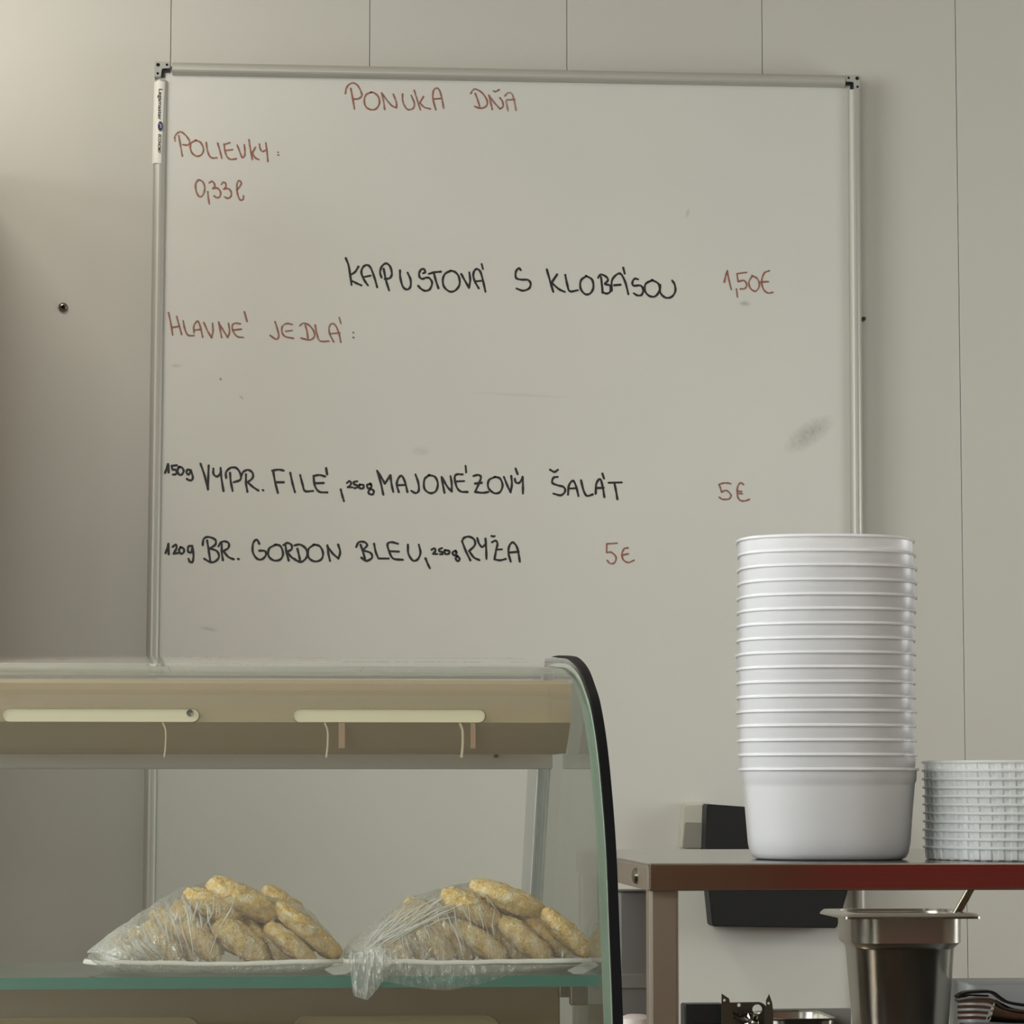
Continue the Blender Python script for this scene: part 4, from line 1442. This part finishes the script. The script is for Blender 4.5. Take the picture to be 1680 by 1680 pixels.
tb, trm = rib_tray_meshes()
ORD2 = ['topmost', 'second from top', 'third from top', 'fourth from top', 'fifth from top', 'middle', 'fifth from bottom', 'fourth from bottom', 'third from bottom', 'second from bottom', 'lowest']
proto2 = empty('plastic_tray', (cxR, YR0 + dR / 2, zR0), 'ribbed clear plastic tray, lowest of the low stack at the right end of the overshelf', 'tray', 'low stack of ribbed clear trays')
for nm, me in (('body', tb), ('rim', trm)):
    o = bpy.data.objects.new(nm, me); C.objects.link(o); o.parent = proto2
for i in range(NT):
    c = proto2 if i == 0 else copy_tree(proto2)
    c.location = (cxR + random.uniform(-1, 1) * .0006, YR0 + dR / 2 + random.uniform(-1, 1) * .0008, zR0 + hR * i)
    c.rotation_euler = (0, 0, math.radians(random.uniform(-.5, .5)))
    if i: c['label'] = 'ribbed clear plastic tray, %s of the low stack on the right' % ORD2[10 - i]

# ------------------------------------------------------------------ black holder and white socket box behind the shelf (mounted on the board)
YK_ = YBOARD - .001
hold = empty('black_holder', at(1275, 1521, YK_), 'black box-shaped holder mounted on the whiteboard behind the steel overshelf', 'holder')
def quadbox(name, pts, Y0, Y1, m, parent, bev=0, shrink=0):
    bm = bmesh.new()
    f_ = [at(x, y, Y0) for x, y in pts]
    b_ = [Vector((p_.x, Y1, p_.z)) for p_ in f_]
    loft(bm, [f_, b_], True, True)
    if bev: bmesh.ops.bevel(bm, geom=bm.edges[:], offset=bev, segments=2, affect='EDGES')
    return link_mesh(name, bm, m, parent)


quadbox('front_tray', [(1160, 1319), (1392, 1336), (1391, 1463), (1373, 1523), (1169, 1520), (1157, 1400)], YK_ - .07, YK_ - .010, M_blackbox, hold, .002)
quadbox('back_plate', [(1163, 1330), (1384, 1340), (1384, 1500), (1372, 1517), (1166, 1515), (1160, 1400)], YK_ - .010, YK_, M_greyapp, hold, .001)
sock = empty('white_wall_box', at(1140, 1395, YK_), 'small white plastic box on the whiteboard left of the black holder', 'box')
quadbox('cover', [(1120, 1316), (1159, 1316), (1158, 1394), (1114, 1394)], YK_ - .016, YK_, M_white_pl, sock, .004)
quadbox('shaded_flap', [(1124, 1349), (1158, 1350), (1156, 1392), (1120, 1392)], YK_ - .020, YK_ - .0162, mat('flap_shade_grey', srgb(150, 146, 134), .5), sock, .0015)  # grey colour paints the shade in the lower part of the box

# ------------------------------------------------------------------ steel pan with ladle
YP0 = 3.26
pcx = xx(1499, YP0)
zr_ = zz(1501, YP0)
pw, pd = 186 / 2 * YP0 / 5000, .062
pcy = YP0 + pd
pan = empty('steel_pan', (pcx, pcy, ZCT), 'deep stainless steel gastronorm pan on the counter under the overshelf', 'pan')
bm = bmesh.new()
hgt = zr_ - ZCT
pr = [(-.026, 0, .02), (-.020, .0015, .024), (-.0155, .008, .026), (-.013, .018, .027), (-.0065, hgt * .74, .028), (-.0055, hgt * .755, .028), (-.0005, hgt * .79, .028), (0, hgt - .004, .028), (.0005, hgt - .001, .028)]
ins = [(k - .001, max(z, .002), r) for k, z, r in pr][::-1]
loft(bm, [rrect(pcx, pcy, ZCT + z, pw + k, pd + k, r, 8) for k, z, r in pr + ins], True, True)
link_mesh('body', bm, M_pan, pan, smooth=True)
bm = bmesh.new()
fl = [(0, -.0008, .026), (.010, -.0008, .012), (.0135, -.0022, .008), (.0142, -.0042, .008), (.0138, -.0018, .008), (.011, .0012, .012), (.0, .0014, .026)]
rings = [rrect(pcx, pcy, zr_ + z, pw + k, pd + k, r, 8) for k, z, r in fl]
loft(bm, rings + [rings[0]])
bmesh.ops.remove_doubles(bm, verts=bm.verts, dist=1e-6)
link_mesh('rim', bm, M_pan, pan, smooth=True)
# ladle standing in the pan
lad = empty('ladle', (pcx + .05, pcy, ZCT + .003), 'steel ladle handle leaning out of the gastronorm pan', 'ladle')
bm = bmesh.new()
p0 = at(1600, 1445, pcy - .02); p1 = at(1571, 1497, pcy - .02)
d_ = (p1 - p0).normalized()
p2 = p1 + d_ * .10
p2.z = max(p2.z, ZCT + .03)
tube(bm, [p0 - d_ * .006, p0, p1, p2], [.0045, .0045, .0050, .0050], 10, .5)
link_mesh('handle', bm, M_utensil, lad, smooth=True)
bm = bmesh.new()
bc = p2 + Vector((-.012, 0, .0))
loft(bm, [[Vector((bc.x + r * math.cos(k), bc.y + r * math.sin(k), bc.z + h)) for k in [2 * math.pi * i / 24 for i in range(24)]]
          for r, h in ((.002, -.018), (.012, -.015), (.019, -.008), (.022, 0), (.0208, 0), (.018, -.007), (.011, -.013), (.001, -.016))], True, True)
link_mesh('bowl', bm, M_utensil, lad, smooth=True)

# ------------------------------------------------------------------ tin opener and lid, front left under the shelf
YO = 2.86
op = empty('can_opener', (xx(1190, YO), YO, ZCT), 'black-handled metal can opener gadget beside the overshelf leg', 'can opener')
def plate_px(name, pts, Y, t, m, parent, holes=()):
    """flat cut plate; round holes are cut as real openings"""
    outer = [at(x, y, Y) for x, y in pts]
    bm = bmesh.new()
    edges = []
    def loop(ps):
        vs_ = [bm.verts.new(q) for q in ps]
        return [bm.edges.new((vs_[i], vs_[(i + 1) % len(vs_)])) for i in range(len(vs_))]
    edges += loop(outer)
    for (hx, hy, hr) in holes:
        edges += loop([at(hx + hr * math.cos(2 * math.pi * k / 20), hy + hr * math.sin(2 * math.pi * k / 20), Y) for k in range(20)])
    bmesh.ops.triangle_fill(bm, edges=edges, use_beauty=True)
    r = bmesh.ops.extrude_face_region(bm, geom=bm.faces[:])
    bmesh.ops.translate(bm, verts=[v for v in r['geom'] if isinstance(v, bmesh.types.BMVert)], vec=(0, t, 0))
    return link_mesh(name, bm, m, parent)


M_opbl = mat('dark_handle_plastic', srgb(40, 44, 44), .35)
M_opst = mat('worn_dark_steel', srgb(98, 96, 84), .35, metal=.7)
boxobj('handle_grip', xx(1122, YO), xx(1190, YO), YO + .004, YO + .03, ZCT, zz(1646, YO), M_opbl, op, bev=.002)
boxobj('grip_ledge', xx(1138, YO), xx(1192, YO), YO - .012, YO + .003, zz(1684, YO), zz(1677, YO), M_utensil, op, bev=.001)
arc = [(1244 + 15 * math.cos(a), 1659 - 15 * math.sin(a)) for a in [math.pi / 2 - math.pi / 2 * k / 6 for k in range(7)]]
plate_px('hole_plate', [(1184, 1645)] + arc + [(1259, 1730), (1184, 1730)], YO + .001, .002, M_opst, op, [(1242.5, 1656, 8.2), (1212.5, 1649, 3)])
plate_px('cutting_fin', [(1184, 1630), (1196, 1638), (1203, 1665), (1210, 1730), (1186, 1730), (1184, 1660)], YO - .012, .0015, M_opst, op, [(1188.5, 1641, 2.2)])
plate_px('cutting_fin', [(1262, 1631), (1267, 1645), (1269, 1665), (1267, 1730), (1254, 1730), (1254, 1670), (1257, 1650), (1257, 1641)], YO - .012, .0015, M_opst, op, [(1261, 1646, 2.2)])
bm = bmesh.new()
tube(bm, [at(1214, 1666, YO - .008), at(1218, 1661.5, YO - .008), at(1236, 1662, YO - .008)], .0012, 8)
tube(bm, [at(1200, 1664, YO - .006), at(1222, 1674, YO - .006), at(1240, 1690, YO - .006)], .0026, 8)
link_mesh('lever', bm, M_utensil, op, smooth=True)
# toothed wheel
bm = bmesh.new()
wc = at(1232, 1676, YO - .012)
loft(bm, [[wc + Vector(((.0062 if k % 2 else .0085) * q * math.cos(2 * math.pi * k / 20), d, (.0062 if k % 2 else .0085) * q * math.sin(2 * math.pi * k / 20))) for k in range(20)] for q, d in ((1, .006), (1, 0), (.5, -.003))], True, True)
link_mesh('toothed_wheel', bm, M_utensil, op)
bm = bmesh.new()
wc = at(1238, 1678, YO - .017)
bmesh.ops.create_uvsphere(bm, u_segments=16, v_segments=10, radius=.0042, matrix=Matrix.Translation(wc))
link_mesh('pivot_knob', bm, M_utensil, op, smooth=True)
boxobj('base_plate', xx(1120, YO), xx(1268, YO), YO - .02, YO + .035, ZCT, ZCT + .006, M_opst, op, bev=.001)

# shallow steel tub with folded lid edge
YU = 3.0
ux0, ux1 = xx(1262, YU), xx(1375, YU)
tub = empty('steel_tub', ((ux0 + ux1) / 2, YU + .06, ZCT), 'low steel tub between the can opener and the deep pan', 'tub')
ucx, uhw = (ux0 + ux1) / 2, (ux1 - ux0) / 2
bm = bmesh.new()
hz = zz(1671, YU) - ZCT
lo_ = [(-.010, 0), (-.006, .001), (-.003, .01), (0, hz - .002), (.002, hz), (.0005, hz + .0005), (-.002, hz - .001), (-.005, .012), (-.012, .003)]
loft(bm, [rrect(ucx, YU + .06, ZCT + z, uhw + k, .055 + k, .018, 6) for k, z in lo_], True, True)
link_mesh('body', bm, M_pan, tub, smooth=True)
quadbox('back_flap', [(1266, 1655), (1396, 1654), (1396, 1700), (1266, 1700)], YU + .118, YU + .121, M_greylid, tub, .0008)

# ------------------------------------------------------------------ serving forks right of the pan
def ribbon(bm, pts_px, Y, w, t):
    """flat metal strip in the picture of its side: thickness w (px), depth t (m)"""
    pts = catmull([at(x, y, Y) for x, y in pts_px], 6)
    rings = []
    for i, p_ in enumerate(pts):
        a = pts[max(0, i - 1)]; b = pts[min(len(pts) - 1, i + 1)]
        tn = (b - a).normalized(); s_ = Vector((-tn.z, 0, tn.x)) * (w * Y / 5000 / 2)
        rings.append([p_ + s_, p_ + s_ + Vector((0, t, 0)), p_ - s_ + Vector((0, t, 0)), p_ - s_])
    loft(bm, rings, True, True)


YFK = 3.12
fk = empty('serving_fork', (xx(1640, YFK), YFK, ZCT), 'steel serving fork with four tines lying right of the deep pan', 'fork')
bm = bmesh.new()
ribbon(bm, [(1574, 1643), (1590, 1640), (1612, 1639), (1630, 1641), (1645, 1652), (1662, 1657), (1700, 1661), (1760, 1668)], YFK - .006, 3.4, .02)
link_mesh('handle_edge', bm, M_opst, fk)
for k, (ya, yb2) in enumerate(((1643, 1645), (1652, 1654), (1661, 1662), (1670, 1670))):
    bm = bmesh.new()
    ribbon(bm, [(1572, ya), (1600, ya - .5), (1626, yb2), (1640, 1660)], YFK + .002 * k, 5.0, .003)
    link_mesh('tine', bm, M_utensil, fk)
bm = bmesh.new()
tube(bm, catmull([at(1628, 1658, YFK), at(1642, 1662, YFK), at(1660, 1666, YFK), at(1700, 1670, YFK), at(1760, 1676, YFK)]), [.012 - .00035 * k for k in range(25)], 10, .3)
link_mesh('handle', bm, M_utensil, fk, smooth=True)
fk2 = empty('serving_fork', (xx(1640, YFK + .03), YFK + .03, ZCT), 'dark serving fork resting behind the four-tined steel fork', 'fork')
bm = bmesh.new()
ribbon(bm, [(1572, 1637), (1584, 1630), (1605, 1627.5), (1628, 1628), (1643, 1638), (1656, 1645), (1685, 1650), (1760, 1658)], YFK + .03, 4.6, .016)
link_mesh('handle', bm, M_black, fk2)
bm = bmesh.new()
ribbon(bm, [(1578, 1636), (1592, 1633), (1622, 1634)], YFK + .046, 3, .004)
link_mesh('tine', bm, M_black, fk2)
# pale plastic box and cradle they lie on
pb = empty('pale_plastic_box', (xx(1660, 3.25), 3.25, ZCT), 'pale translucent plastic box behind the serving forks', 'box')
bm = bmesh.new()
bx0 = xx(1597, 3.22)
loft(bm, [rrect(bx0 + .08 , 3.28, ZCT + z, .08 + k, .05 + k, .008, 5) for k, z in ((-.004, 0), (-.001, .003), (0, zz(1616, 3.22) - ZCT), (-.001, zz(1616, 3.22) - ZCT), (-.003, .004))], True, True)
link_mesh('body', bm, M_clear, pb, smooth=True)
boxobj('rim', bx0 - .001, bx0 + .161, 3.2285, 3.2298, zz(1617, 3.22), zz(1612, 3.22), M_clear, pb, bev=.0004)
cr2 = empty('utensil_rest', (xx(1660, 3.14), 3.14, ZCT), 'low steel rest carrying the serving forks', 'rest')
boxobj('body', xx(1590, 3.14), xx(1760, 3.14), 3.10, 3.18, ZCT, zz(1682, 3.14), M_dark_steel, cr2, bev=.003)

bpy.context.view_layer.update()
